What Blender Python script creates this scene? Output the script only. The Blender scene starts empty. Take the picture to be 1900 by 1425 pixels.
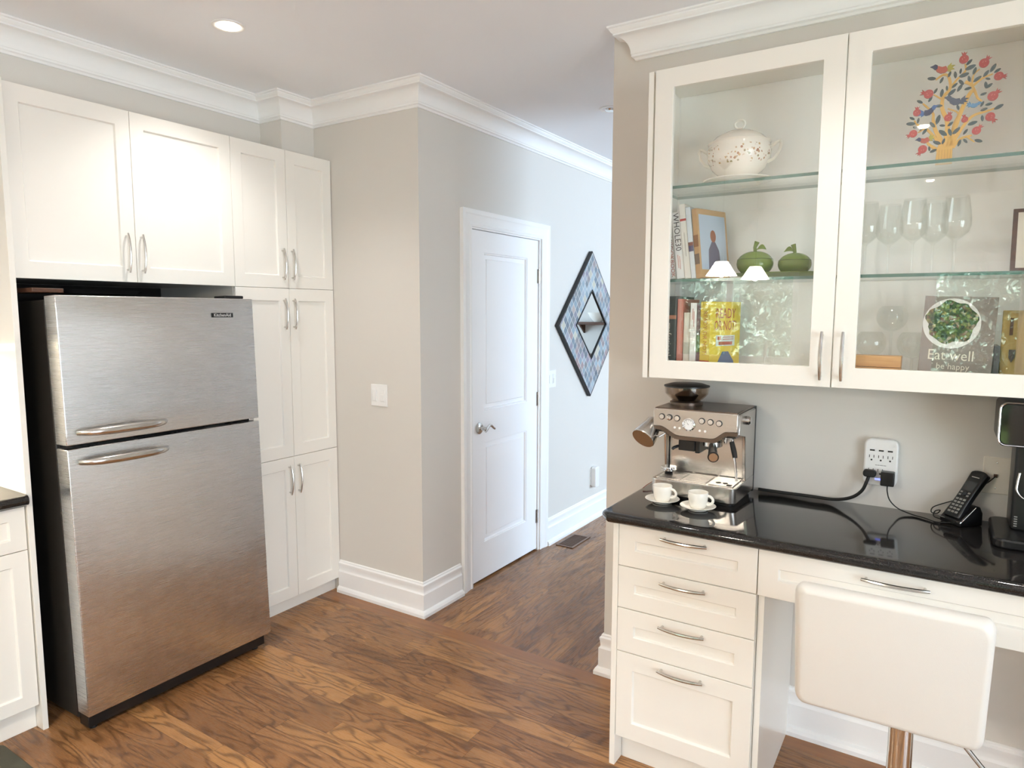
import bpy, bmesh, math, random
from mathutils import Vector, Matrix
random.seed(7)
scene = bpy.context.scene
COL = scene.collection
PI = math.pi
rad = math.radians

# ------------------------------------------------------------ camera
def make_camera():
    yaw, pitch, roll = rad(32.479), rad(-6.027), rad(0.1545)
    fw = Vector((-math.sin(yaw) * math.cos(pitch), math.cos(yaw) * math.cos(pitch), math.sin(pitch)))
    rt = Vector((math.cos(yaw), math.sin(yaw), 0))
    up = rt.cross(fw)
    r2 = rt * math.cos(roll) + up * math.sin(roll)
    u2 = up * math.cos(roll) - rt * math.sin(roll)
    cd = bpy.data.cameras.new('camera')
    cd.sensor_fit = 'HORIZONTAL'
    cd.sensor_width = 36
    cd.lens = 1259.23 / 1900 * 36
    cd.clip_start = 0.02
    co = bpy.data.objects.new('camera', cd)
    m = Matrix((r2, u2, -fw)).transposed().to_4x4()
    m.translation = (0, 0, 1.5851)
    co.matrix_world = m
    COL.objects.link(co)
    scene.camera = co
make_camera()

# ------------------------------------------------------------ world, lights, exposure
vs = scene.view_settings
vs.view_transform = 'Standard'
vs.look = 'None'
vs.gamma = 1.0
vs.use_curve_mapping = False
vs.exposure = 0.13
scene.cycles.transparent_max_bounces = 32
scene.cycles.max_bounces = 16
scene.cycles.diffuse_bounces = 10
w = bpy.data.worlds.new('sky')
scene.world = w
w.use_nodes = True
bg = w.node_tree.nodes['Background']
bg.inputs[0].default_value = (0.80, 0.90, 1.0, 1)
bg.inputs[1].default_value = 4.0

sun = bpy.data.lights.new('sun', 'SUN')
sun.energy = 62.0
sun.color = (1.0, 0.97, 0.92)
sun.angle = rad(1.0)
sun_o = bpy.data.objects.new('sun', sun)
sun_o.rotation_euler = (rad(-28), 0, rad(-8))
COL.objects.link(sun_o)

POT_POWER = 6.6
POTS = [(-2.42, 1.742), (-0.18, -0.12), (-0.18, -2.07), (-2.42, -0.15), (-0.18, 1.742), (2.06, 1.742), (2.06, -0.12), (-1.613, 3.529)]
def area(name, loc, rot, sx, sy, power, col, spread=180):
    l = bpy.data.lights.new(name, 'AREA')
    l.shape = 'RECTANGLE'
    l.size, l.size_y = sx, sy
    l.energy = power
    l.color = col
    l.spread = rad(spread)
    o = bpy.data.objects.new(name, l)
    o.location = loc
    o.rotation_euler = rot
    COL.objects.link(o)
    return o
DAY = (0.80, 0.90, 1.0)
# daylight just outside the patio door and the dining room window, both in the right wall
area('daylight_patio', (3.05, -0.35, 1.25), (0, rad(90), 0), 2.1, 2.6, 92, DAY)
area('daylight_dining', (3.05, 5.4, 1.45), (0, rad(90), 0), 1.8, 3.0, 225, (0.58, 0.78, 1.0))

# ------------------------------------------------------------ dimensions (metres)
XC, XH, XW = -2.8359, -2.2256, -1.1888        # cabinet fronts, hall wall plane, free end of desk wall
YR, YW = 2.6359, 2.6271                       # return wall plane, desk wall plane
ZC, ZCB, PC = 2.6914, 2.5739, 0.0971          # ceiling, crown bottom, crown projection
XUP, XSOF, YCH = -2.9634, -3.1331, 2.4218     # chase, soffit face, chase start
XL = -3.47                                    # left kitchen wall
YB, XR = -3.0, 2.6                            # back and right kitchen walls
YE = 8.0                                      # far end of the hall and dining room
YU, ZUT, ZUB = 2.335, 2.419, 1.3519           # glass cabinet door plane, top and bottom
YD, ZK = 2.084, 0.9181                        # desk drawer fronts, worktop height

# ------------------------------------------------------------ materials
class NT:
    def __init__(s, name):
        s.m = bpy.data.materials.new(name)
        s.m.use_nodes = True
        s.t = s.m.node_tree
        s.b = s.t.nodes['Principled BSDF']
        s.out = s.t.nodes['Material Output']
    def node(s, typ, ins=None, **kw):
        n = s.t.nodes.new(typ)
        for k, v in kw.items():
            setattr(n, k, v)
        for k, v in (ins or {}).items():
            s.put(n.inputs[k], v)
        return n
    def put(s, sock, v):
        if isinstance(v, bpy.types.NodeSocket):
            s.t.links.new(v, sock)
        elif v is not None:
            sock.default_value = v
    def math(s, op, a, b=None, c=None, clamp=False):
        n = s.t.nodes.new('ShaderNodeMath')
        n.operation = op
        n.use_clamp = clamp
        for i, v in enumerate((a, b, c)):
            if v is not None:
                s.put(n.inputs[i], v)
        return n.outputs[0]
    def mix(s, f, a, b, blend='MIX'):
        n = s.t.nodes.new('ShaderNodeMix')
        n.data_type = 'RGBA'
        n.blend_type = blend
        s.put(n.inputs[0], f); s.put(n.inputs[6], a); s.put(n.inputs[7], b)
        return n.outputs[2]
    def ramp(s, f, stops):
        n = s.t.nodes.new('ShaderNodeValToRGB')
        cr = n.color_ramp
        while len(cr.elements) < len(stops):
            cr.elements.new(0.5)
        for e, (p, c) in zip(cr.elements, stops):
            e.position = p
            e.color = c if len(c) == 4 else (*c, 1)
        s.put(n.inputs[0], f)
        return n.outputs[0]
    def obj(s):
        return s.t.nodes.new('ShaderNodeTexCoord').outputs['Object']
    def xyz(s, v):
        n = s.t.nodes.new('ShaderNodeSeparateXYZ')
        s.put(n.inputs[0], v)
        return n.outputs
    def vec(s, x, y, z):
        n = s.t.nodes.new('ShaderNodeCombineXYZ')
        for i, v in enumerate((x, y, z)):
            s.put(n.inputs[i], v)
        return n.outputs[0]
    def noise(s, v, scale, detail=3, rough=0.5, dist=0.0, out=0):
        n = s.node('ShaderNodeTexNoise', {'Scale': scale, 'Detail': detail, 'Roughness': rough, 'Distortion': dist})
        s.put(n.inputs['Vector'], v)
        return n.outputs[out]
    def bump(s, h, strength=0.1, dist=0.01):
        n = s.node('ShaderNodeBump', {'Strength': strength, 'Distance': dist, 'Height': h})
        s.put(s.b.inputs['Normal'], n.outputs[0])
    def set(s, **kw):
        for k, v in kw.items():
            s.put(s.b.inputs[k.replace('_', ' ')], v)
        return s

def c4(r, g, b): return (r, g, b, 1)
def srgb(r, g, b):
    f = lambda v: (v / 255 / 12.92) if v <= 10 else ((v / 255 + 0.055) / 1.055) ** 2.4
    return (f(r), f(g), f(b), 1)

def paint(name, col, rough=0.5, tex=0.0, scale=200, var=0.02):
    n = NT(name)
    o = n.obj()
    nz = n.noise(o, 3.0, 2)
    dark = (col[0] * (1 - var), col[1] * (1 - var), col[2] * (1 - var), 1)
    n.set(Base_Color=n.mix(nz, col, dark), Roughness=rough)
    if tex:
        n.bump(n.noise(o, scale, 2), tex, 0.002)
    return n.m

M = {}
M['wall'] = paint('greige wall paint', srgb(217, 213, 207), 0.65, 0.08, 260)
M['ceiling'] = paint('ceiling paint', srgb(243, 246, 251), 0.8, 0.05, 300)
M['trim'] = paint('white trim paint', srgb(245, 245, 245), 0.35)
M['door'] = paint('white door paint', srgb(247, 247, 249), 0.32)
M['cabinet'] = paint('white cabinet lacquer', srgb(239, 236, 229), 0.22, 0.0)
M['cabin'] = paint('cabinet interior', srgb(248, 247, 244), 0.45)
M['plastic_white'] = paint('white plastic', srgb(238, 238, 238), 0.3)
M['plastic_black'] = paint('black plastic', srgb(22, 22, 23), 0.32)
M['rubber'] = paint('black rubber', srgb(18, 18, 18), 0.55)
M['gap_shade'] = paint('painted gap shade', srgb(38, 34, 31), 0.6)  # near-black colour standing in for shade in gaps and recesses
M['porcelain'] = paint('white porcelain', srgb(244, 241, 233), 0.12)
M['leather'] = paint('white leatherette', srgb(216, 213, 208), 0.42, 0.12, 500)
M['mat_dark'] = paint('grey green mat', srgb(82, 80, 66), 0.9, 0.5, 400, 0.3)
M['paper'] = paint('page paper', srgb(235, 230, 218), 0.8)
M['green_glaze'] = paint('green ceramic glaze', srgb(122, 142, 74), 0.1, 0, 1, 0.25)
M['wood_light'] = None

def plain(name, col, rough=0.4, metal=0.0, **kw):
    n = NT(name)
    o = n.obj()
    nz = n.noise(o, 40.0, 2)
    d = tuple(c * 0.93 for c in col[:3]) + (1,)
    n.set(Base_Color=n.mix(nz, col, d), Roughness=rough, Metallic=metal, **kw)
    return n.m

def steel(name, col=(0.72, 0.71, 0.70, 1), rough=0.27, along='H', aniso=0.75, metal=1.0):
    n = NT(name)
    o = n.obj()
    mp = n.node('ShaderNodeMapping', {'Vector': o, 'Scale': (6, 6, 900) if along == 'H' else (900, 900, 6)})
    nz = n.noise(mp.outputs[0], 1.0, 3, 0.6)
    r = n.math('MULTIPLY_ADD', nz, 0.12, rough - 0.06)
    tg = n.node('ShaderNodeTangent', direction_type='RADIAL', axis='Z')
    n.set(Base_Color=n.mix(nz, col, tuple(c * 0.9 for c in col[:3]) + (1,)), Metallic=metal, Roughness=r,
          Anisotropic=aniso, Tangent=tg.outputs[0])
    n.bump(nz, 0.008, 0.0006)
    return n.m
M['steel'] = steel('brushed stainless steel')
M['steel_m'] = steel('machine steel', (0.66, 0.63, 0.60, 1), 0.24, 'H', 0.5)
M['nickel'] = plain('satin nickel', (0.66, 0.64, 0.61, 1), 0.22, 1.0)
M['chrome'] = plain('chrome', (0.78, 0.78, 0.78, 1), 0.06, 1.0)
M['mirror'] = plain('mirror glass', (0.86, 0.90, 0.90, 1), 0.01, 1.0)
M['black_side'] = paint('black textured steel', srgb(34, 30, 27), 0.42, 0.4, 500)
M['copper'] = plain('red cable', srgb(150, 40, 30), 0.4)

def glass(name, tint=(0.97, 0.99, 0.98, 1), ior=1.5, rough=0.0, extra=0.0):
    n = NT(name)
    t = n.t
    t.nodes.remove(n.b)
    ge = n.node('ShaderNodeNewGeometry')
    dt = n.node('ShaderNodeVectorMath', operation='DOT_PRODUCT')
    t.links.new(ge.outputs['Normal'], dt.inputs[0]); t.links.new(ge.outputs['Incoming'], dt.inputs[1])
    f0 = ((ior - 1) / (ior + 1)) ** 2 + extra
    p5 = n.math('POWER', n.math('SUBTRACT', 1.0, n.math('ABSOLUTE', dt.outputs['Value']), clamp=True), 5.0)
    f = n.math('MULTIPLY_ADD', p5, 1 - f0, f0, clamp=True)
    tr = n.node('ShaderNodeBsdfTransparent', {'Color': tint})
    gl = n.node('ShaderNodeBsdfGlossy', {'Color': (1, 1, 1, 1), 'Roughness': rough})
    mx = n.node('ShaderNodeMixShader')
    t.links.new(f, mx.inputs[0]); t.links.new(tr.outputs[0], mx.inputs[1]); t.links.new(gl.outputs[0], mx.inputs[2])
    t.links.new(mx.outputs[0], n.out.inputs[0])
    return n.m
M['pane'] = glass('door glass', (0.985, 0.992, 0.990, 1), 1.55)
M['window_glass'] = glass('window glass', (0.98, 0.99, 0.99, 1), 1.3)
M['shelf_glass'] = glass('shelf glass', (0.965, 0.985, 0.98, 1), 1.45)
M['shelf_edge'] = plain('green glass edge', srgb(92, 122, 112), 0.15)
M['wineglass'] = glass('wine glass', (0.965, 0.97, 0.965, 1), 1.5)
M['smoke'] = glass('smoked plastic', (0.78, 0.72, 0.66, 1), 1.5)

def emit(name, col, s):
    n = NT(name)
    n.set(Base_Color=col, Emission_Color=col, Emission_Strength=s)
    return n.m
M['bulb'] = emit('lamp glow', (1.0, 0.86, 0.66, 1), 30)
M['shade'] = emit('lit lamp shade', (1.0, 0.94, 0.84, 1), 34.0)
M['led_blue'] = emit('blue led', (0.18, 0.22, 1.0, 1), 2.2)
M['led_strip'] = emit('led strip', (1.0, 0.88, 0.66, 1), 12)

def granite():
    n = NT('black granite')
    o = n.obj()
    nz = n.noise(o, 420, 2, 0.7)
    f = n.ramp(nz, [(0.55, (0, 0, 0)), (0.75, (1, 1, 1))])
    n.set(Base_Color=n.mix(f, c4(0.012, 0.011, 0.011), c4(0.10, 0.09, 0.085)), Roughness=0.07)
    return n.m
M['granite'] = granite()

def oak(name, axis):
    n = NT(name)
    o = n.xyz(n.obj())
    u, v = (o[0], o[1]) if axis == 'X' else (o[1], o[0])
    PW = 0.083
    row = n.math('FLOOR', n.math('DIVIDE', v, PW))
    h1 = n.node('ShaderNodeTexWhiteNoise', {'W': row}, noise_dimensions='1D').outputs[0]
    uu = n.math('ADD', n.math('DIVIDE', u, 0.62), n.math('MULTIPLY', h1, 17.3))
    pl = n.math('FLOOR', uu)
    wn = n.node('ShaderNodeTexWhiteNoise', {'Vector': n.vec(row, pl, 3.0)}, noise_dimensions='3D')
    rnd, rcol = wn.outputs[0], n.xyz(wn.outputs[1])
    # cathedral grain: contour lines of a stretched noise, shifted per plank
    gv = n.vec(n.math('ADD', n.math('MULTIPLY', u, 1.6), n.math('MULTIPLY', rcol[0], 40)),
               n.math('ADD', n.math('MULTIPLY', v, 9.0), n.math('MULTIPLY', rcol[1], 40)), rnd)
    nz = n.noise(gv, 1.0, 2, 0.45, 0.3)
    rings = n.math('SINE', n.math('MULTIPLY', nz, 75))
    rings = n.math('POWER', n.math('MULTIPLY_ADD', rings, 0.5, 0.5), 3.0)
    fv = n.vec(n.math('MULTIPLY', u, 14), n.math('MULTIPLY', v, 300), rnd)
    fine = n.noise(fv, 1.0, 3, 0.6)
    pore = n.ramp(fine, [(0.42, (0, 0, 0)), (0.62, (1, 1, 1))])
    base = n.ramp(rnd, [(0.0, srgb(130, 90, 56)), (0.3, srgb(150, 106, 68)), (0.7, srgb(158, 114, 74)), (1.0, srgb(178, 130, 82))])
    dark = n.mix(0.8, base, srgb(62, 36, 18), 'MIX')
    gmask = n.math('MULTIPLY', rings, n.math('MULTIPLY_ADD', pore, 0.3, 0.7))
    colr = n.mix(n.math('MULTIPLY_ADD', gmask, 0.80, n.math('MULTIPLY', pore, 0.12)), base, dark)
    blot = n.noise(n.vec(n.math('MULTIPLY', u, 2.0), n.math('MULTIPLY', v, 5.0), rnd), 1.6, 2)
    blotm = n.ramp(blot, [(0.58, (0, 0, 0)), (0.75, (1, 1, 1))])
    colr = n.mix(n.math('MULTIPLY', blotm, 0.45), colr, srgb(84, 58, 38))
    # joints
    fr = n.math('FRACT', n.math('DIVIDE', v, PW))
    ed = n.math('MINIMUM', fr, n.math('SUBTRACT', 1.0, fr))
    fu = n.math('FRACT', uu)
    eu = n.math('MINIMUM', fu, n.math('SUBTRACT', 1.0, fu))
    j = n.math('MAXIMUM', n.math('LESS_THAN', ed, 0.010), n.math('LESS_THAN', eu, 0.0014))
    colr = n.mix(n.math('MULTIPLY', j, 0.6), colr, srgb(50, 30, 18))
    rg = n.math('MULTIPLY_ADD', fine, 0.12, 0.22)
    n.set(Base_Color=colr, Roughness=rg, Specular_IOR_Level=0.42)
    hgt = n.math('SUBTRACT', n.math('MULTIPLY', pore, -0.25), n.math('MULTIPLY', j, 1.0))
    n.bump(hgt, 0.18, 0.0015)
    return n.m
M['oak_x'] = oak('oak boards across', 'X')
M['oak_y'] = oak('oak boards along hall', 'Y')

def wood(name, c1, c2, axis='X', scale=1.0, rough=0.45):
    n = NT(name)
    mp = n.node('ShaderNodeMapping', {'Vector': n.obj(), 'Scale': {'X': (4, 60, 60), 'Y': (60, 4, 60), 'Z': (60, 60, 4)}[axis]})
    nz = n.noise(mp.outputs[0], scale, 4, 0.6, 0.4)
    n.set(Base_Color=n.ramp(nz, [(0.3, c1), (0.7, c2)]), Roughness=rough)
    return n.m
M['bamboo'] = wood('bamboo', srgb(196, 142, 82), srgb(216, 166, 104), 'X')
M['olivewood'] = wood('board wood', srgb(150, 126, 66), srgb(178, 152, 88), 'Z')
M['walnut'] = wood('walnut', srgb(70, 44, 30), srgb(98, 62, 42), 'X')

def mosaic():
    n = NT('mother of pearl mosaic')
    o = n.xyz(n.obj())
    # diamond cells: the sum and difference of the two in-plane coordinates
    a = n.math('DIVIDE', o[1], 0.058)
    b = n.math('DIVIDE', o[2], 0.073)
    p = n.math('ADD', a, b)
    q = n.math('SUBTRACT', a, b)
    wn = n.node('ShaderNodeTexWhiteNoise', {'Vector': n.vec(n.math('FLOOR', p), n.math('FLOOR', q), 1.0)}, noise_dimensions='3D')
    col = n.ramp(wn.outputs[0], [(0, srgb(70, 80, 94)), (0.2, srgb(108, 128, 144)), (0.4, srgb(156, 172, 182)), (0.55, srgb(130, 118, 138)),
                                 (0.72, srgb(92, 106, 110)), (0.85, srgb(154, 122, 122)), (1.0, srgb(190, 188, 166))])
    ir = n.noise(n.obj(), 60, 3, 0.6, 0.8)
    col = n.mix(n.math('MULTIPLY', ir, 0.30), col, srgb(206, 214, 218))
    fp, fq = n.math('FRACT', p), n.math('FRACT', q)
    e = n.math('MINIMUM', n.math('MINIMUM', fp, n.math('SUBTRACT', 1, fp)), n.math('MINIMUM', fq, n.math('SUBTRACT', 1, fq)))
    g = n.math('LESS_THAN', e, 0.035)
    n.set(Base_Color=n.mix(g, col, srgb(215, 212, 205)), Roughness=0.38, Specular_IOR_Level=0.3)
    return n.m
M['mosaic'] = mosaic()

def floral():
    n = NT('floral porcelain')
    o = n.obj()
    vo = n.node('ShaderNodeTexVoronoi', {'Vector': o, 'Scale': 88, 'Randomness': 1.0})
    dot = n.math('LESS_THAN', vo.outputs['Distance'], 0.36)
    zones = n.math('GREATER_THAN', n.noise(o, 22, 2), 0.47)
    x = n.xyz(o)
    band = n.math('MULTIPLY', n.math('GREATER_THAN', x[2], 0.055), n.math('LESS_THAN', x[2], 0.115))
    k = n.math('MULTIPLY', n.math('MULTIPLY', dot, zones), band)
    col = n.ramp(n.xyz(vo.outputs['Color'])[0], [(0, srgb(176, 120, 96)), (0.4, srgb(200, 168, 120)), (0.7, srgb(214, 190, 176)), (1, srgb(150, 140, 96))])
    n.set(Base_Color=n.mix(k, srgb(238, 230, 220), col), Roughness=0.12)
    return n.m
M['floral'] = floral()

def salad():
    n = NT('printed salad')
    o = n.obj()
    nz = n.noise(o, 60, 3, 0.6, 0.6, out=1)
    v2 = n.node('ShaderNodeMix', data_type='VECTOR')
    n.put(v2.inputs[0], 0.02); n.put(v2.inputs[4], o); n.put(v2.inputs[5], nz)
    vo = n.node('ShaderNodeTexVoronoi', {'Vector': v2.outputs[1], 'Scale': 105})
    r = n.xyz(vo.outputs['Color'])[0]
    col = n.ramp(r, [(0, srgb(38, 58, 30)), (0.28, srgb(64, 92, 40)), (0.52, srgb(112, 138, 62)), (0.7, srgb(150, 160, 84)), (0.82, srgb(122, 82, 60)), (0.93, srgb(188, 176, 150)), (1, srgb(170, 164, 70))])
    sh = n.ramp(vo.outputs['Distance'], [(0.0, (1.1, 1.1, 1.1)), (0.75, (0.35, 0.35, 0.3))])
    n.set(Base_Color=n.mix(1.0, col, sh, 'MULTIPLY'), Roughness=0.4)
    return n.m
M['salad'] = salad()

def foliage():
    n = NT('tree foliage')
    o = n.obj()
    nz = n.noise(o, 7, 5, 0.7)
    n.set(Base_Color=n.ramp(nz, [(0.35, srgb(44, 66, 60)), (0.5, srgb(96, 128, 116)), (0.66, srgb(196, 214, 200))]), Roughness=0.6)
    return n.m
M['foliage'] = foliage()
M['lawn'] = paint('lawn', srgb(92, 120, 70), 0.9, 0.3, 60, 0.4)
M['bark'] = paint('bark', srgb(80, 66, 54), 0.9, 0.4, 60, 0.3)

# ------------------------------------------------------------ mesh helpers
class MB:
    def __init__(s):
        s.bm = bmesh.new()
        s.mi = 0
    def f(s, vs, mi=None):
        try:
            fc = s.bm.faces.new(vs)
            fc.material_index = s.mi if mi is None else mi
            return fc
        except ValueError:
            return None
    def box(s, x0, x1, y0, y1, z0, z1):
        v = [s.bm.verts.new((x, y, z)) for x in (x0, x1) for y in (y0, y1) for z in (z0, z1)]
        for q in ((0, 1, 3, 2), (4, 6, 7, 5), (0, 4, 5, 1), (2, 3, 7, 6), (0, 2, 6, 4), (1, 5, 7, 3)):
            s.f([v[i] for i in q])
        return s
    def mbox(s, mp, u0, u1, v0, v1, w0, w1):
        v = [s.bm.verts.new(mp(a, b, c)) for a in (u0, u1) for b in (v0, v1) for c in (w0, w1)]
        for q in ((0, 1, 3, 2), (4, 6, 7, 5), (0, 4, 5, 1), (2, 3, 7, 6), (0, 2, 6, 4), (1, 5, 7, 3)):
            s.f([v[i] for i in q])
        return s
    def loft(s, rings, closed=True, caps=(True, True)):
        R = [[s.bm.verts.new(p) for p in r] for r in rings]
        n = len(R[0])
        for a, b in zip(R[:-1], R[1:]):
            for i in range(n if closed else n - 1):
                j = (i + 1) % n
                s.f([a[i], a[j], b[j], b[i]])
        if caps[0]: s.f(list(reversed(R[0])))
        if caps[1]: s.f(R[-1])
        return s
    def prism(s, poly, mp, w0, w1):
        return s.loft([[mp(a, b, w0) for a, b in poly], [mp(a, b, w1) for a, b in poly]])
    def lathe(s, prof, c=(0, 0, 0), seg=32, axis='Z', caps=(True, True), closed_profile=False):
        rings = []
        for r, h in prof:
            ring = []
            for i in range(seg):
                t = 2 * PI * i / seg
                a, b = max(r, 1e-5) * math.cos(t), max(r, 1e-5) * math.sin(t)
                p = {'Z': (a, b, h), 'Y': (a, h, b), 'X': (h, a, b)}[axis]
                ring.append((c[0] + p[0], c[1] + p[1], c[2] + p[2]))
            rings.append(ring)
        if closed_profile:
            rings.append(rings[0])
            return s.loft(rings, True, (False, False))
        return s.loft(rings, True, caps)
    def tube(s, path, r, seg=10, closed=False, flat=None):
        P = [Vector(p) for p in path]
        n = len(P)
        rr = r if isinstance(r, (list, tuple)) else [r] * n
        prev = None
        rings = []
        for i in range(n):
            a = P[(i - 1) % n] if closed or i > 0 else P[i]
            b = P[(i + 1) % n] if closed or i < n - 1 else P[i]
            t = (b - a).normalized()
            if prev is None:
                h = Vector((0, 0, 1)) if abs(t.z) < 0.9 else Vector((1, 0, 0))
                prev = t.cross(h).normalized()
            else:
                prev = (prev - t * prev.dot(t)).normalized()
            q = t.cross(prev)
            fl = flat or 1.0
            rings.append([tuple(P[i] + prev * (rr[i] * math.cos(2 * PI * k / seg)) + q * (rr[i] * fl * math.sin(2 * PI * k / seg))) for k in range(seg)])
        if closed:
            R = rings + [rings[0]]
            return s.loft(R, True, (False, False))
        return s.loft(rings)
    def ball(s, c, r, seg=16, rings=10):
        rx, ry, rz = r if isinstance(r, (tuple, list)) else (r, r, r)
        R = []
        for i in range(rings + 1):
            t = PI * i / rings
            k = max(math.sin(t), 1e-4)
            R.append([(c[0] + rx * k * math.cos(2 * PI * j / seg), c[1] + ry * k * math.sin(2 * PI * j / seg), c[2] - rz * math.cos(t)) for j in range(seg)])
        return s.loft(R)
    def xform(s, m):
        bmesh.ops.transform(s.bm, matrix=m, verts=s.bm.verts)
        return s
    def build(s, name, mat, parent=None, smooth=35, bevel=0.0, seg=2, org=None, weld=True):
        bm = s.bm
        if weld: bmesh.ops.remove_doubles(bm, verts=bm.verts, dist=1e-5)
        bmesh.ops.recalc_face_normals(bm, faces=bm.faces)
        off = org
        if off is None and parent is not None:
            off = parent.get('_org')
        if off is not None:
            bmesh.ops.translate(bm, verts=bm.verts, vec=-Vector(off))
        me = bpy.data.meshes.new(name)
        bm.to_mesh(me)
        bm.free()
        for m in (mat if isinstance(mat, (list, tuple)) else [mat]):
            me.materials.append(m)
        if smooth:
            me.polygons.foreach_set('use_smooth', [True] * len(me.polygons))
            me.set_sharp_from_angle(angle=rad(smooth))
        o = bpy.data.objects.new(name, me)
        COL.objects.link(o)
        if parent is not None:
            o.parent = parent
            if off is not None: o['_org'] = off
        elif org is not None:
            o.location = org
        if bevel:
            b = o.modifiers.new('bevel', 'BEVEL')
            b.width = bevel
            b.segments = seg
            b.limit_method = 'ANGLE'
            b.angle_limit = rad(40)
        return o

def thing(name, label, cat, loc, rotz=0.0, group=None, local=False):
    o = bpy.data.objects.new(name, None)
    COL.objects.link(o)
    o.empty_display_size = 0.05
    o.location = loc
    o.rotation_euler = (0, 0, rotz)
    o['label'] = label
    o['category'] = cat
    if group: o['group'] = group
    if not local: o['_org'] = tuple(loc)
    return o
def tag(o, label, cat, group=None):
    o['label'] = label
    o['category'] = cat
    if group: o['group'] = group
    return o
def struct(o):
    o['kind'] = 'structure'
    return o
def setg(o, group):
    o['group'] = group

def FX(x):            # a face looking towards +x: u runs along y, v up, w out of the face
    return lambda u, v, w: (x + w, u, v)
def FY(y):            # a face looking towards -y: u runs along x, v up, w out of the face
    return lambda u, v, w: (u, y - w, v)

def sweep(path, prof, mp, closed=False):
    """path: 2-D points; prof: (offset to the right of the direction, height) points, closed outline"""
    n = len(path)
    P = [Vector(p) for p in path]
    rings = []
    for i in range(n):
        d0 = (P[i] - P[i - 1]).normalized() if i > 0 else None
        d1 = (P[i + 1] - P[i]).normalized() if i < n - 1 else None
        d0 = d0 or d1
        d1 = d1 or d0
        r0, r1 = Vector((d0.y, -d0.x)), Vector((d1.y, -d1.x))
        k = (r0 + r1) / (1 + r0.dot(r1))
        rings.append([mp(P[i].x + k.x * o, P[i].y + k.y * o, h) for o, h in prof])
    return MB().loft(rings)

def shaker(mb, mp, u0, u1, v0, v1, t=0.02, st=0.058, rec=0.009, rail=None):
    rail = rail or st
    iu0, iu1, iv0, iv1 = u0 + st, u1 - st, v0 + rail, v1 - rail
    c = 0.004
    rect = lambda a, b, d, e, w: [mp(a, d, w), mp(b, d, w), mp(b, e, w), mp(a, e, w)]
    mb.loft([rect(u0, u1, v0, v1, -t), rect(u0, u1, v0, v1, 0), rect(iu0, iu1, iv0, iv1, 0),
             rect(iu0 + c, iu1 - c, iv0 + c, iv1 - c, -rec)])
    return mb

def pull(parent, mp, u, v, length, vertical=True, proud=0.030, mat=None):
    """bowed bar pull with two posts, centred on (u, v)"""
    mb = MB()
    L = length / 2
    pts, rr = [], []
    for i in range(17):
        t = -1 + 2 * i / 16
        w = 0.017 + (proud - 0.017) * (1 - t * t)
        s_ = t * L
        pts.append(mp(u, v + s_, w) if vertical else mp(u + s_, v, w))
        rr.append(0.0046 * (1 - 0.25 * t ** 4))
    mb.tube(pts, rr, 8, flat=1.25)
    for sgn in (-1, 1):
        s_ = sgn * L * 0.86
        a = mp(u, v + s_, 0) if vertical else mp(u + s_, v, 0)
        b = mp(u, v + s_, 0.021) if vertical else mp(u + s_, v, 0.021)
        mb.tube([a, b], 0.0042, 8)
    return mb.build('handle', mat or M['nickel'], parent)

def text_into(mb, body, mp, u, v, size, w=0.0006, align='CENTER', sx=1.0, mi=0, thick=0.0004, rot=0.0):
    cu = bpy.data.curves.new('lettering', 'FONT')
    cu.body = body
    cu.size = size
    cu.align_x = align
    cu.align_y = 'CENTER'
    cu.resolution_u = 2
    ob = bpy.data.objects.new('lettering', cu)
    COL.objects.link(ob)
    dg = bpy.context.evaluated_depsgraph_get()
    me = ob.evaluated_get(dg).to_mesh()
    c, sn = math.cos(rot), math.sin(rot)
    vs_ = []
    for vv in me.vertices:
        a, b = vv.co.x * sx, vv.co.y
        vs_.append(mb.bm.verts.new(mp(u + a * c - b * sn, v + a * sn + b * c, w)))
    for p in me.polygons:
        mb.f([vs_[i] for i in p.vertices], mi)
    ob.evaluated_get(dg).to_mesh_clear()
    bpy.data.objects.remove(ob)
    bpy.data.curves.remove(cu)
    return mb

def rrect(u0, u1, v0, v1, r, n=5):
    pts = []
    for cx, cy, a0 in ((u1 - r, v0 + r, -90), (u1 - r, v1 - r, 0), (u0 + r, v1 - r, 90), (u0 + r, v0 + r, 180)):
        for i in range(n + 1):
            t = rad(a0 + 90 * i / n)
            pts.append((cx + r * math.cos(t), cy + r * math.sin(t)))
    return pts

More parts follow.
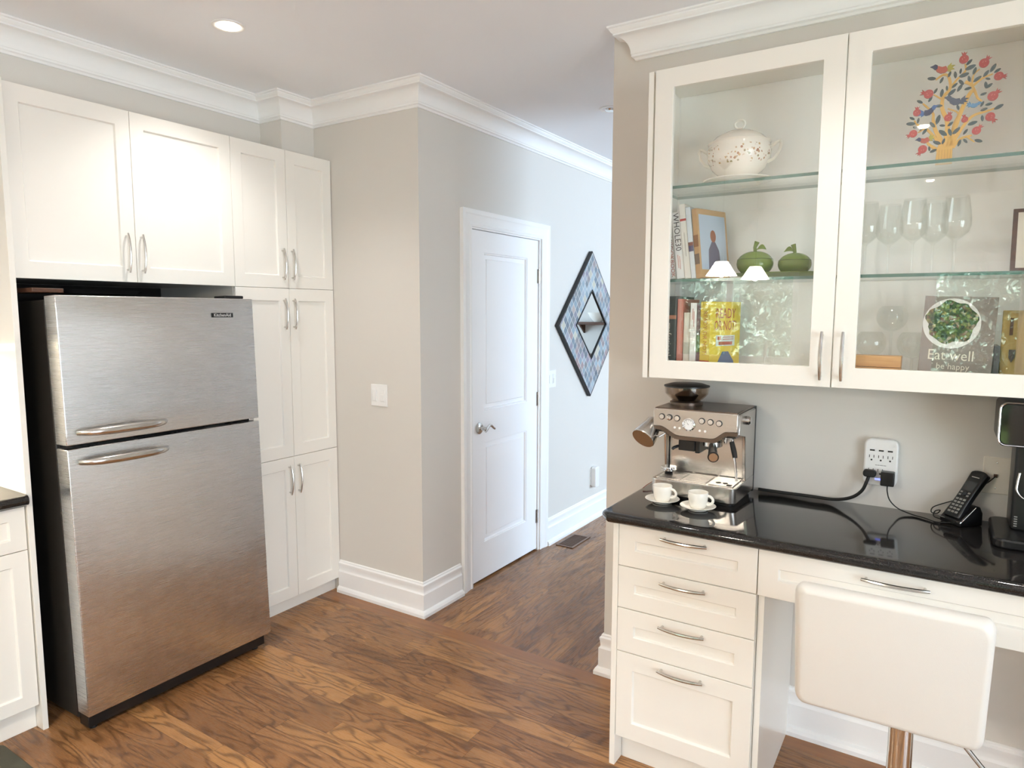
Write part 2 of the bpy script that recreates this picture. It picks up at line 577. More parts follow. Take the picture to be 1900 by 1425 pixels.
# ============================================================ SETTING
def setting():
    # floors
    struct(MB().box(XL - 0.1, XR + 0.1, YB - 0.1, 2.52, -0.05, 0).build('floor', M['oak_x'], smooth=0))
    struct(MB().box(XL - 0.1, XR + 0.1, 2.60, YE + 0.1, -0.05, 0).build('floor', M['oak_y'], smooth=0))
    n = wood('threshold board', srgb(132, 88, 54), srgb(158, 108, 66), 'X', 1.0, 0.26)
    struct(MB().box(XL - 0.1, XR + 0.1, 2.52, 2.60, -0.05, 0.0).build('trim_1', n, smooth=0))
    struct(MB().box(XL - 0.2, XR + 0.2, YB - 0.2, YE + 0.2, ZC, ZC + 0.08).build('ceiling', M['ceiling'], smooth=0))
    # kitchen left wall with the soffit and the chase above the cabinets
    b = MB()
    b.box(XL - 0.12, XL, YB, YR, 0, ZC)
    struct(b.build('wall_left', M['wall'], smooth=0))
    struct(MB().box(XL, XSOF, YB, YCH, 2.396, ZC).build('wall_soffit', M['wall'], smooth=0))
    struct(MB().box(XL, XUP, YCH, YR, 2.396, ZC).build('wall_chase', M['wall'], smooth=0))
    # return wall with the light switch
    struct(MB().box(XL - 0.12, XH - 0.12, YR, YR + 0.12, 0, ZC).build('wall_return', M['wall'], smooth=0))
    # hall wall with the door opening
    b = MB()
    b.box(XH - 0.12, XH, YR, 3.06, 0, ZC)
    b.box(XH - 0.12, XH, 3.06, 3.835, 2.06, ZC)
    b.box(XH - 0.12, XH, 3.835, YE, 0, ZC)
    struct(b.build('wall_hall', M['wall'], smooth=0))
    # desk wall
    struct(MB().box(XW, XR, YW, YW + 0.13, 0, ZC).build('wall_desk', M['wall'], smooth=0))
    struct(MB().box(XW, XW + 0.13, YW + 0.13, 3.75, 0, ZC).build('wall_light_block', M['wall'], smooth=0))  # added unseen wall piece, keeps dining daylight off the near hall
    # back wall with two openings
    b = MB()
    x0, x1, z0, z1 = -2.66, -1.33, 1.06, 2.02
    X0, X1, Z0, Z1 = -0.20, 0.66, 0.0, 2.06
    for a in ((XL, x0, 0, ZC), (x0, x1, 0, z0), (x0, x1, z1, ZC), (x1, X0, 0, ZC), (X0, X1, Z1, ZC), (X1, XR, 0, ZC)):
        b.box(a[0], a[1], YB - 0.14, YB, a[2], a[3])
    struct(b.build('wall_back', M['wall'], smooth=0))
    # right wall with the patio door opening and the dining room window
    b = MB()
    b.box(XR, XR + 0.14, YB, -1.7, 0, ZC); b.box(XR, XR + 0.14, -1.7, 1.0, 2.15, ZC); b.box(XR, XR + 0.14, 1.0, 3.8, 0, ZC)
    b.box(XR, XR + 0.14, 3.8, 7.0, 0, 0.5); b.box(XR, XR + 0.14, 3.8, 7.0, 2.4, ZC); b.box(XR, XR + 0.14, 7.0, YE, 0, ZC)
    struct(b.build('wall_right', M['wall'], smooth=0))
    struct(MB().box(XH - 0.12, XR + 0.14, YE, YE + 0.14, 0, ZC).build('wall_far', M['wall'], smooth=0))
    # windows
    def window(name, mp, u0, u1, v0, v1, muls, fr=0.05, d=0.07, hz=()):
        b = MB()
        b.mbox(mp, u0, u0 + fr, v0, v1, -d, 0.01); b.mbox(mp, u1 - fr, u1, v0, v1, -d, 0.01)
        b.mbox(mp, u0 + fr, u1 - fr, v0, v0 + fr, -d, 0.01); b.mbox(mp, u0 + fr, u1 - fr, v1 - fr, v1, -d, 0.01)
        for m_ in muls: b.mbox(mp, m_ - 0.03, m_ + 0.03, v0 + fr, v1 - fr, -d + 0.01, 0)
        for m_ in hz: b.mbox(mp, u0 + fr, u1 - fr, m_ - 0.02, m_ + 0.02, -d + 0.01, -0.005)
        o = struct(b.build(name, M['trim'], bevel=0.003))
        MB().mbox(mp, u0 + fr * 0.8, u1 - fr * 0.8, v0 + fr * 0.8, v1 - fr * 0.8, -0.045, -0.039).build('glass_pane', M['window_glass'], o, smooth=0)
        return o
    back = lambda u, v, w: (u, YB + w, v)
    right = lambda u, v, w: (XR - w, u, v)
    far = lambda u, v, w: (u, YE - w, v)
    window('window_1', back, x0, x1, z0, z1, (-2.05,))
    window('door_2', back, X0, X1, Z0 + 0.002, Z1, (), 0.10)
    window('window_2', right, -1.7, 1.0, 0.002, 2.15, (-0.35,), 0.07)
    window('window_3', right, 3.8, 7.0, 0.5, 2.4, (4.87, 5.93))
    # crown moulding
    h = ZC - ZCB
    cp = [(0, ZCB), (0.010, ZCB), (0.014, ZCB + 0.008), (0.022, ZCB + 0.012), (0.022, ZCB + 0.020)]
    for i in range(9):
        t = i / 8 * PI / 2
        cp.append((0.024 + 0.050 * (1 - math.cos(t)), ZCB + 0.022 + 0.062 * math.sin(t)))
    cp += [(0.078, ZC - 0.032), (0.078, ZC - 0.026), (0.084, ZC - 0.022), (0.089, ZC - 0.014), (0.089, ZC - 0.010), (PC, ZC - 0.007), (PC, ZC - 0.0005), (0, ZC - 0.0005)]
    hz = lambda a, b, z: (a, b, z)
    p = [(XSOF, YB), (XSOF, YCH), (XUP, YCH), (XUP, YR), (XH, YR), (XH, YE)]
    struct(sweep(p, cp, hz).build('trim_2', M['trim'], smooth=25))
    p = [(-1.084, YW + 0.0002), (-1.084, YW), (XR, YW)]
    struct(sweep(p, cp, hz).build('trim_3', M['trim'], smooth=25))
    # baseboards with shoe moulding
    bp = [(0, 0), (0.034, 0), (0.034, 0.016), (0.028, 0.028), (0.020, 0.033), (0.018, 0.034), (0.018, 0.118), (0.013, 0.124), (0.011, 0.130),
          (0.013, 0.150), (0.015, 0.160), (0.015, 0.166), (0.008, 0.172), (0.008, 0.178), (0.004, 0.1815), (0, 0.1815)]
    struct(sweep([(XC + 0.002, YR), (XH, YR), (XH, 2.956)], bp, hz).build('baseboard_return', M['trim'], smooth=25))
    struct(sweep([(XH, 3.920), (XH, YE)], bp, hz).build('baseboard_hall', M['trim'], smooth=25))
    struct(sweep([(XW, YW + 0.13), (XW, YW), (-0.915, YW)], bp, hz).build('baseboard_desk', M['trim'], smooth=25))
    struct(sweep([(-0.438, YW), (1.4, YW)], bp, hz).build('baseboard_kneehole', M['trim'], smooth=25))
    # hall door, casing, lever and hinges
    fx = FX(-2.2317)
    y0, y1, zt = 3.0814, 3.8128, 2.04
    b = MB()
    ps = [(3.205, 3.682, 0.231, 0.830), (3.205, 3.682, 1.017, 1.922)]
    ys = [y0, 3.205, 3.682, y1]
    zs = [0.012, 0.231, 0.830, 1.017, 1.922, zt]
    t = 0.035
    for i in range(3):
        for j in range(5):
            if i == 1 and j in (1, 3):
                continue
            b.f([b.bm.verts.new(fx(u, v, 0)) for u, v in ((ys[i], zs[j]), (ys[i + 1], zs[j]), (ys[i + 1], zs[j + 1]), (ys[i], zs[j + 1]))])
    R = lambda a, bb, c_, d_, w_, k: [fx(a + k, c_ + k, w_), fx(bb - k, c_ + k, w_), fx(bb - k, d_ - k, w_), fx(a + k, d_ - k, w_)]
    for a in ps:
        b.loft([R(*a, 0, 0), R(*a, -0.004, 0.003), R(*a, -0.004, 0.008), R(*a, -0.014, 0.012), R(*a, -0.012, 0.034), R(*a, -0.007, 0.038)], caps=(False, True))
    rect = [fx(y0, 0.012, 0), fx(y1, 0.012, 0), fx(y1, zt, 0), fx(y0, zt, 0)]
    rect2 = [fx(y0, 0.012, -t), fx(y1, 0.012, -t), fx(y1, zt, -t), fx(y0, zt, -t)]
    b.loft([rect2, rect], caps=(True, False))
    d = struct(b.build('door_1', M['door'], smooth=20))
    # casing (profile swept round three sides) and jamb
    prof = [(0.0, 0.0), (0.0, 0.014), (0.012, 0.016), (0.020, 0.012), (0.060, 0.018), (0.068, 0.022), (0.092, 0.022), (0.092, 0.0)]
    path = [(3.832, 0.0), (3.832, 2.052), (3.064, 2.052), (3.064, 0.0)]
    struct(sweep(path, prof, lambda a, bb, hh: (XH + hh, a, bb)).build('trim_4', M['trim'], smooth=20))
    jm = MB()
    for a, bb in ((3.061, 3.078), (3.816, 3.834)): jm.box(XH - 0.11, XH + 0.004, a, bb, 0, 2.055)
    jm.box(XH - 0.11, XH + 0.004, 3.078, 3.816, 2.043, 2.058)
    struct(jm.build('trim_5', M['trim'], smooth=0))
    struct(MB().box(XH - 0.118, XH - 0.060, 3.062, 3.833, 0, 2.05).build('door_gap_shade', M['gap_shade'], smooth=0))  # dark board behind the slab, painted as shade in the door gaps
    b = MB()
    yc, zc = 3.150, 0.922
    b.lathe([(0.0, 0), (0.032, 0), (0.034, 0.004), (0.034, 0.009), (0.026, 0.014), (0.012, 0.016), (0.0115, 0.050), (0.006, 0.055), (0, 0.055)], (-2.2317, yc, zc), 24, 'X')
    pts, rr = [], []
    for i in range(13):
        s_ = i / 12
        pts.append((-2.2317 + 0.048 - 0.006 * s_, yc + 0.105 * s_, zc + 0.014 * math.sin(s_ * PI * 1.75 - PI * 0.35)))
        rr.append(0.0085 - 0.0035 * s_)
    b.tube(pts, rr, 10, flat=1.3)
    b.build('lever_handle', M['nickel'], d)
    MB().box(-2.2325, -2.2300, 3.0805, 3.0840, 0.892, 0.952).build('strike_plate', M['nickel'], d, smooth=0)
    for z in (0.233, 1.022, 1.816):
        b = MB()
        b.lathe([(0, -0.046), (0.0062, -0.046), (0.0062, 0.046), (0, 0.046)], (-2.2240, 3.814, z), 10)
        b.box(-2.2330, -2.2285, 3.800, 3.814, z - 0.045, z + 0.045)
        b.build('hinge', M['nickel'], d)
setting()

# ============================================================ CEILING LAMPS
def pot_light(i, x, y, label, lit=True):
    t = thing('recessed_light', label, 'ceiling light', (x, y, ZC), 0, 'recessed ceiling lights')
    b = MB()
    b.lathe([(0.062, 0.0), (0.062, -0.003), (0.055, -0.005), (0.046, -0.003), (0.043, 0.002), (0.036, 0.030)], (x, y, ZC - 0.0005), 32, caps=(False, False))
    b.build('trim_ring', M['trim'], t)
    b = MB()
    b.lathe([(0, 0.0), (0.024, 0.0), (0.030, 0.008), (0.030, 0.012), (0, 0.012)], (x, y, ZC - 0.012), 24)
    b.build('bulb', M['bulb'] if lit else M['chrome'], t)
    if not lit: return
    l = bpy.data.lights.new('pot_lamp', 'SPOT')
    l.energy = POT_POWER * 4
    l.color = (1.0, 0.97, 0.93)
    l.spot_size = rad(124)
    l.spot_blend = 0.75
    l.shadow_soft_size = 0.04
    lo = bpy.data.objects.new('pot_lamp', l)
    lo.location = (x, y, ZC - 0.04)
    COL.objects.link(lo)
PL = ['lit recessed ceiling light in front of the white cabinets above the refrigerator',
      'recessed ceiling light above the camera, mirrored on the pomegranate tree in the glass door',
      'recessed ceiling light near the garden door, mirrored just below the upper glass shelf',
      'recessed ceiling light over the left side of the kitchen',
      'recessed ceiling light over the stool in front of the glass cabinet',
      'recessed ceiling light over the right end of the desk',
      'recessed ceiling light over the right side of the kitchen by the patio door',
      'small unlit recessed ceiling light over the hall, beside the free end of the desk wall']
for i, (x, y) in enumerate(POTS):
    pot_light(i, x, y, PL[i], i != 7)

def pendant(x, y, label):
    t = thing('pendant_lamp', label, 'pendant lamp', (x, y, ZC), 0, 'pendant lamps over the kitchen')
    zb = 1.86
    MB().lathe([(0, 0), (0.055, 0), (0.055, -0.008), (0.012, -0.055), (0, -0.055)], (x, y, ZC - 0.001), 24).build('canopy', M['nickel'], t)
    MB().tube([(x, y, ZC - 0.05), (x, y, zb + 0.15)], 0.003, 8).build('cord', M['nickel'], t)
    MB().lathe([(0.112, 0), (0.045, 0.105), (0.043, 0.105), (0.110, 0)], (x, y, zb), 32, closed_profile=True).build('lamp_shade', M['shade'], t)
    MB().lathe([(0, 0.07), (0.018, 0.07), (0.020, 0.14), (0.010, 0.15), (0, 0.15)], (x, y, zb), 16).build('socket', M['nickel'], t)
    l = bpy.data.lights.new('pendant_bulb', 'POINT')
    l.energy = 34
    l.color = (1, 0.88, 0.72)
    l.shadow_soft_size = 0.03
    lo = bpy.data.objects.new('pendant_bulb', l)
    lo.location = (x, y, zb + 0.02)
    COL.objects.link(lo)
pendant(-1.435, -0.46, 'larger looking white cone pendant lamp mirrored in front of the leaning cookbooks')
pendant(-1.350, -1.15, 'smaller looking white cone pendant lamp mirrored in front of the green apple jars')

# ============================================================ FRIDGE WALL
def fridge_wall():
    fx = FX(XC)
    T = 0.020
    # tall side panel
    tag(MB().box(XL + 0.002, -2.802, 1.0925, 1.1115, 0, 2.3896).build('side_panel', M['cabinet'], bevel=0.001),
        'tall white side panel standing between the refrigerator and the low left cabinet', 'panel')
    # cabinet over the fridge
    t = thing('overhead_cabinet', 'white two-door cabinet mounted above the steel refrigerator', 'cabinet', (XL, 1.57, 1.7032))
    MB().box(XL + 0.002, XC - T - 0.001, 1.1135, 2.0225, 1.7052, 2.3890).build('body', M['cabinet'], t, bevel=0.001)
    for a, b, hu in ((1.1145, 1.5629, 1.5255), (1.5653, 2.0225, 1.5865)):
        d = shaker(MB(), fx, a, b, 1.7042, 2.3896, T, 0.056, 0.009, 0.062).build('door', M['cabinet'], t, bevel=0.0012)
        pull(d, fx, hu, 1.8215, 0.158)
    # pantry
    t = thing('pantry_cabinet', 'tall white pantry cabinet with six doors between the refrigerator and the wall', 'cabinet', (XL, 2.33, 0))
    MB().box(XL + 0.002, XC - T - 0.001, 2.0245, YR - 0.003, 0.080, 2.3890).build('body', M['cabinet'], t, bevel=0.001)
    MB().box(XL + 0.002, XC - 0.045, 2.0245, YR - 0.003, 0.0, 0.079).build('toe_kick', M['cabinet'], t, smooth=0)
    for (z0, z1, hz) in ((1.7042, 2.3896, 1.8235), (0.8349, 1.7022, 1.574), (0.0785, 0.8325, 0.7145)):
        for a, b, hu in ((2.0249, 2.3339, 2.2985), (2.3361, YR - 0.004, 2.357)):
            d = shaker(MB(), fx, a, b, z0, z1, T, 0.056, 0.009, 0.062).build('door', M['cabinet'], t, bevel=0.0012)
            pull(d, fx, hu, hz, 0.155)
    # dark sheet painted as the shade behind and above the fridge
    struct(MB().box(XL + 0.0005, XL + 0.012, 1.1120, 2.0240, 0, 1.704).build('wall_niche_shade', M['gap_shade'], smooth=0))
    # base cabinet left
    f2 = FX(-2.812)
    t = thing('base_cabinet', 'low white cabinet at the left edge under the black worktop beside the side panel', 'cabinet', (XL, 0.7, 0))
    MB().box(XL + 0.002, -2.833, 0.40, 1.0915, 0.105, 0.879).build('body', M['cabinet'], t, bevel=0.001)
    MB().box(XL + 0.002, -2.855, 0.40, 1.0915, 0.0, 0.104).build('toe_kick', M['cabinet'], t, smooth=0)
    d = shaker(MB(), f2, 0.405, 1.0885, 0.7105, 0.872, T, 0.052, 0.009, 0.045).build('drawer', M['cabinet'], t, bevel=0.0012)
    pull(d, f2, 0.76, 0.80, 0.155, False)
    for a, b, hu in ((0.405, 0.7455, 0.715), (0.748, 1.0885, 0.778)):
        d = shaker(MB(), f2, a, b, 0.1036, 0.7076, T, 0.052, 0.009, 0.052).build('door', M['cabinet'], t, bevel=0.0012)
        pull(d, f2, hu, 0.60, 0.155)
    b = MB()
    n_ = 10
    prof = [(-3.468, 0.8805), (-2.793, 0.8805)] + [(-2.793 + 0.019 * math.sin(PI * i / n_), 0.8995 - 0.019 * math.cos(PI * i / n_)) for i in range(1, n_)] + [(-2.793, 0.9185), (-3.468, 0.9185)]
    b.loft([[(x, y, z) for x, z in prof] for y in (0.35, 1.0915)])
    tag(b.build('worktop', M['granite'], smooth=30), 'black granite worktop on the low cabinet at the left edge', 'worktop')
    # wall cabinet with under-cabinet light, left of the panel
    t = thing('wall_cabinet', 'white wall cabinet left of the tall side panel with a lamp strip below', 'cabinet', (XL, 0.7, 1.45))
    MB().box(XL + 0.002, -3.16, 0.40, 1.0915, 1.45, 2.389).build('body', M['cabinet'], t, bevel=0.001)
    shaker(MB(), FX(-3.138), 0.405, 1.0885, 1.452, 2.388, T).build('door', M['cabinet'], t, bevel=0.0012)
    MB().box(-3.30, -3.24, 0.46, 1.06, 1.435, 1.4495).build('light_strip', M['led_strip'], t, smooth=0)
    l = bpy.data.lights.new('under_cabinet_lamp', 'AREA')
    l.shape = 'RECTANGLE'
    l.size, l.size_y = 0.05, 0.55
    l.energy = 16
    l.color = (1.0, 0.88, 0.66)
    lo = bpy.data.objects.new('under_cabinet_lamp', l)
    lo.location = (-3.22, 0.80, 1.43)
    COL.objects.link(lo)
    # mat
    b = MB()
    b.prism(rrect(-2.83, -2.25, -0.2, 0.968, 0.03), lambda u, v, w_: (u, v, w_), 0.0005, 0.010)
    tag(b.build('floor_mat', M['mat_dark'], bevel=0.003), 'dark grey green kitchen mat on the floor at the bottom left corner', 'mat')
fridge_wall()

def fridge():
    X0 = -2.6096
    W0, W1 = 1.1683, 1.9816
    yc = (W0 + W1) / 2
    t = thing('refrigerator', 'stainless steel top-freezer refrigerator with black sides', 'refrigerator', (X0, yc, 0), local=True)
    t.rotation_euler = (0, rad(-1.72), 0)
    a, b_ = W0 - yc, W1 - yc
    # local: x 0 = door front, negative to the rear
    MB().box(-0.72, -0.092, a + 0.004, b_ - 0.004, 0.045, 1.630).build('body', M['black_side'], t, bevel=0.004)
    MB().box(-0.092, -0.082, a + 0.012, b_ - 0.012, 0.06, 1.625).build('gasket', M['rubber'], t, smooth=0)
    def door(name, z0, z1):
        mb = MB()
        n = 14
        rows = []
        rings = []
        mz, my = 10, n
        # gently pillowed front
        def px(y, z):
            u = 2 * (y - a) / (b_ - a) - 1
            v = 2 * (z - z0) / (z1 - z0) - 1
            return 0.006 * (1 - u ** 4) * (1 - abs(v) ** 6)
        grid = [[mb.bm.verts.new((px(y, z), y, z)) for y in [a + (b_ - a) * i / my for i in range(my + 1)]] for z in [z0 + (z1 - z0) * j / mz for j in range(mz + 1)]]
        for j in range(mz):
            for i in range(my):
                mb.f([grid[j][i], grid[j][i + 1], grid[j + 1][i + 1], grid[j + 1][i]])
        edge = [grid[0][i] for i in range(my + 1)] + [grid[j][my] for j in range(1, mz + 1)] + [grid[mz][i] for i in range(my - 1, -1, -1)] + [grid[j][0] for j in range(mz - 1, 0, -1)]
        backv = [mb.bm.verts.new((-0.080, v.co.y, v.co.z)) for v in edge]
        for i in range(len(edge)):
            j = (i + 1) % len(edge)
            mb.f([edge[i], edge[j], backv[j], backv[i]])
        mb.f(backv)
        return mb.build(name, M['steel'], t, bevel=0.003, seg=3)
    D1 = door('freezer_door', 1.101, 1.6425)
    D2 = door('main_door', 0.075, 1.087)
    for D, z in ((D1, 1.146), (D2, 1.037)):
        mb = MB()
        pts, rr = [], []
        y0, y1 = 1.205 - yc, 1.533 - yc
        for i in range(21):
            s_ = -1 + 2 * i / 20
            pts.append((0.008 + 0.042 * (1 - s_ ** 4) ** 0.7, y0 + (y1 - y0) * (s_ + 1) / 2, z))
            rr.append(0.0165 - 0.006 * abs(s_) ** 3)
        mb.tube(pts, rr, 14)
        for yy in (y0 + 0.012, y1 - 0.012):
            mb.tube([(0, yy, z), (0.018, yy, z)], 0.011, 12)
        mb.build('handle', M['nickel'], D)
    # badge
    mp = lambda u, v, w_: (0.0045 + w_, u, v)
    yb, zb = 1.821 - yc, 1.570
    bb = MB().mbox(mp, yb - 0.052, yb + 0.052, zb - 0.0095, zb + 0.0095, 0.0, 0.0035).build('badge', M['plastic_black'], D1, bevel=0.001)
    text_into(MB(), 'KitchenAid', mp, yb, zb, 0.0195, 0.0039, sx=0.95).build('badge_lettering', M['plastic_white'], bb, smooth=0)
    # hinge covers
    MB().box(-0.10, -0.02, b_ - 0.125, b_ - 0.03, 1.6435, 1.657).build('hinge_cover', M['plastic_black'], t, bevel=0.004)
    MB().box(-0.07, -0.03, b_ - 0.03, b_ - 0.004, 1.0875, 1.1005).build('hinge', M['chrome'], t, bevel=0.002)
    MB().box(-0.10, -0.035, a + 0.012, b_ - 0.012, 0.016, 0.073).build('kick_grille', M['plastic_black'], t, bevel=0.003)
    for yy in (a + 0.04, b_ - 0.05):
        MB().lathe([(0, 0.0), (0.014, 0), (0.014, 0.012), (0.006, 0.012), (0.006, 0.07), (0, 0.07)], (-0.060, yy, 0.0), 14).build('foot', M['rubber'], t)
    for yy in (a + 0.06, b_ - 0.06):
        MB().lathe([(0, -0.018), (0.025, -0.018), (0.025, 0.018), (0, 0.018)], (-0.66, yy, 0.043), 16, 'Y').build('roller', M['rubber'], t)
    # tray lying on top
    mb = MB()
    z = 1.6525
    mb.loft([[(x, y, z + h) for x, y in rrect(-2.98 - k, -2.80 + k, 1.27 - k, 1.56 + k, 0.02)] for k, h in ((-0.012, 0), (0.0, 0.016), (0.004, 0.016), (-0.008, 0.003))])
    tag(mb.build('serving_tray', M['plastic_black'], smooth=25), 'dark tray lying on top of the refrigerator under the cabinet', 'tray')
    mb = MB()
    mb.box(-3.10, -2.78, 1.150, 1.255, 1.6525, 1.6690)
    tag(mb.build('flat_box', M['walnut'], bevel=0.003), 'flat brown box lying on the left end of the refrigerator top', 'box')
fridge()

# ============================================================ HALL THINGS
def switch_plate(name, mp, u0, u1, v0, v1, label, n, group):
    t = thing(name, label, 'light switch', mp((u0 + u1) / 2, v0, 0), 0, group)
    MB().mbox(mp, u0, u1, v0, v1, 0, 0.006).build('cover_plate', M['plastic_white'], t, bevel=0.002)
    wdt = (u1 - u0) / n
    for i in range(n):
        c = u0 + wdt * (i + 0.5)
        h = (v1 + v0) / 2
        b = MB().mbox(mp, c - 0.0165, c + 0.0165, h - 0.033, h + 0.033, 0.006, 0.0085)
        b.mbox(mp, c - 0.011, c + 0.011, h - 0.028, h + 0.005 if i else h + 0.028, 0.0085, 0.012)
        b.build('rocker', M['plastic_white'], t, bevel=0.0008)
switch_plate('light_switch', FY(YR), -2.5669, -2.4524, 1.088, 1.204, 'white double light switch on the beige wall right of the pantry', 2, None)
switch_plate('light_switch', FX(XH), 3.930, 4.045, 1.081, 1.199, 'white double light switch in the hall between door frame and diamond mirror', 2, None)

def hall_things():
    x = XH
    t = thing('diamond_mirror', 'diamond-shaped wall mirror with blue grey mosaic frame in the hall', 'mirror', (x, 4.535, 1.4975))
    cy, cz = 4.535, 1.4975
    hy, hz_ = 0.505, 0.531
    iy, iz = 0.243, 0.243
    mp = lambda u, v, w_: (x + w_, cy + u, cz + v)
    dia = lambda a, b, w_: [mp(a, 0, w_), mp(0, b, w_), mp(-a, 0, w_), mp(0, -b, w_)]
    MB().loft([dia(hy, hz_, 0.001), dia(hy, hz_, 0.030), dia(hy - 0.012, hz_ - 0.012, 0.030), dia(hy - 0.012, hz_ - 0.012, 0.026)]).build('backing', M['plastic_black'], t, smooth=0)
    MB().loft([dia(hy - 0.013, hz_ - 0.013, 0.026), dia(hy - 0.013, hz_ - 0.013, 0.031), dia(iy + 0.012, iz + 0.012, 0.031), dia(iy + 0.012, iz + 0.012, 0.020)], caps=(False, False)).build('mosaic_frame', M['mosaic'], t, smooth=0)
    MB().loft([dia(iy + 0.012, iz + 0.012, 0.020), dia(iy + 0.012, iz + 0.012, 0.036), dia(iy, iz, 0.036), dia(iy, iz, 0.020)], caps=(False, False)).build('inner_rim', M['plastic_black'], t, smooth=0)
    MB().loft([dia(iy + 0.004, iz + 0.004, 0.0265), dia(iy + 0.004, iz + 0.004, 0.0285)]).build('mirror_glass', M['mirror'], t, smooth=0)
    # plug-in air freshener
    t = thing('plug_in_freshener', 'slim white plug-in device on the hall wall above the baseboard', 'plug', (x, 4.65, 0.25))
    MB().prism(rrect(4.615, 4.685, 0.255, 0.412, 0.018), lambda u, v, w_: (x + w_, u, v), 0.006, 0.045).build('housing', M['plastic_white'], t, bevel=0.006)
    MB().prism(rrect(4.610, 4.690, 0.270, 0.395, 0.004), lambda u, v, w_: (x + w_, u, v), 0.0, 0.006).build('wall_plate', M['plastic_white'], t)
    # floor register
    t = thing('floor_register', 'brown metal floor vent beside the hall baseboard', 'floor vent', (-2.10, 4.10, 0))
    a, b_, c, d = -2.165, -2.035, 3.965, 4.235
    fr = MB()
    for q in ((a, a + 0.014, c, d), (b_ - 0.014, b_, c, d), (a + 0.014, b_ - 0.014, c, c + 0.014), (a + 0.014, b_ - 0.014, d - 0.014, d)):
        fr.box(q[0], q[1], q[2], q[3], 0.0, 0.006)
    vent = plain('vent bronze', srgb(128, 100, 82), 0.35, 0.6)
    fr.build('frame', vent, t, bevel=0.001)
    g = MB()
    for i in range(16):
        yy = c + 0.016 + i * (d - c - 0.032) / 15
        g.box(a + 0.014, b_ - 0.014, yy - 0.003, yy + 0.003, 0.001, 0.005)
    g.build('grille', vent, t, smooth=0)
    MB().box(a + 0.014, b_ - 0.014, c + 0.014, d - 0.014, 0.0002, 0.001).build('duct_opening', M['gap_shade'], t, smooth=0)  # dark sheet, colour stands in for the shade down the duct
    # sideboard seen in the mirror
    t = thing('sideboard', 'dark wooden sideboard at the far end of the dining room', 'sideboard', (-0.75, 7.7, 0))
    MB().box(-1.3, -0.2, 7.5, 7.96, 0.12, 1.06).build('body', M['walnut'], t, bevel=0.004)
    for i in range(3):
        MB().box(-1.28 + i * 0.36, -0.94 + i * 0.36, 7.482, 7.5, 0.15, 1.03).build('door', M['walnut'], t, bevel=0.004)
    for xx in (-1.26, -0.24):
        for yy in (7.54, 7.92):
            MB().box(xx - 0.025, xx + 0.025, yy - 0.025, yy + 0.025, 0, 0.12).build('leg', M['walnut'], t)
    mb = MB().lathe([(0, 0), (0.06, 0), (0.10, 0.08), (0.085, 0.17), (0.045, 0.23), (0.055, 0.26), (0.045, 0.255), (0.036, 0.23), (0, 0.2)], (-0.86, 7.72, 1.061), 24)
    tag(mb.build('vase', M['porcelain']), 'white vase standing on the dark sideboard', 'vase')
    t = thing('wall_shelf', 'dark wooden shelf on the dining room wall above the sideboard', 'shelf', (-0.62, 7.999, 1.44))
    MB().box(-0.90, -0.30, 7.80, 7.999, 1.43, 1.465).build('board', M['walnut'], t, bevel=0.003)
    for xx in (-0.78, -0.42):
        MB().prism([(7.999, 1.4295), (7.999, 1.32), (7.86, 1.4295)], lambda u, v, w_: (w_, u, v), xx - 0.012, xx + 0.012).build('bracket', M['walnut'], t)
    mb = MB().lathe([(0, 0), (0.05, 0), (0.11, 0.07), (0.13, 0.12), (0.122, 0.12), (0.10, 0.07), (0, 0.012)], (-0.66, 7.89, 1.4655), 28)
    tag(mb.build('bowl', M['porcelain']), 'white bowl standing on the dark wall shelf', 'bowl')
hall_things()

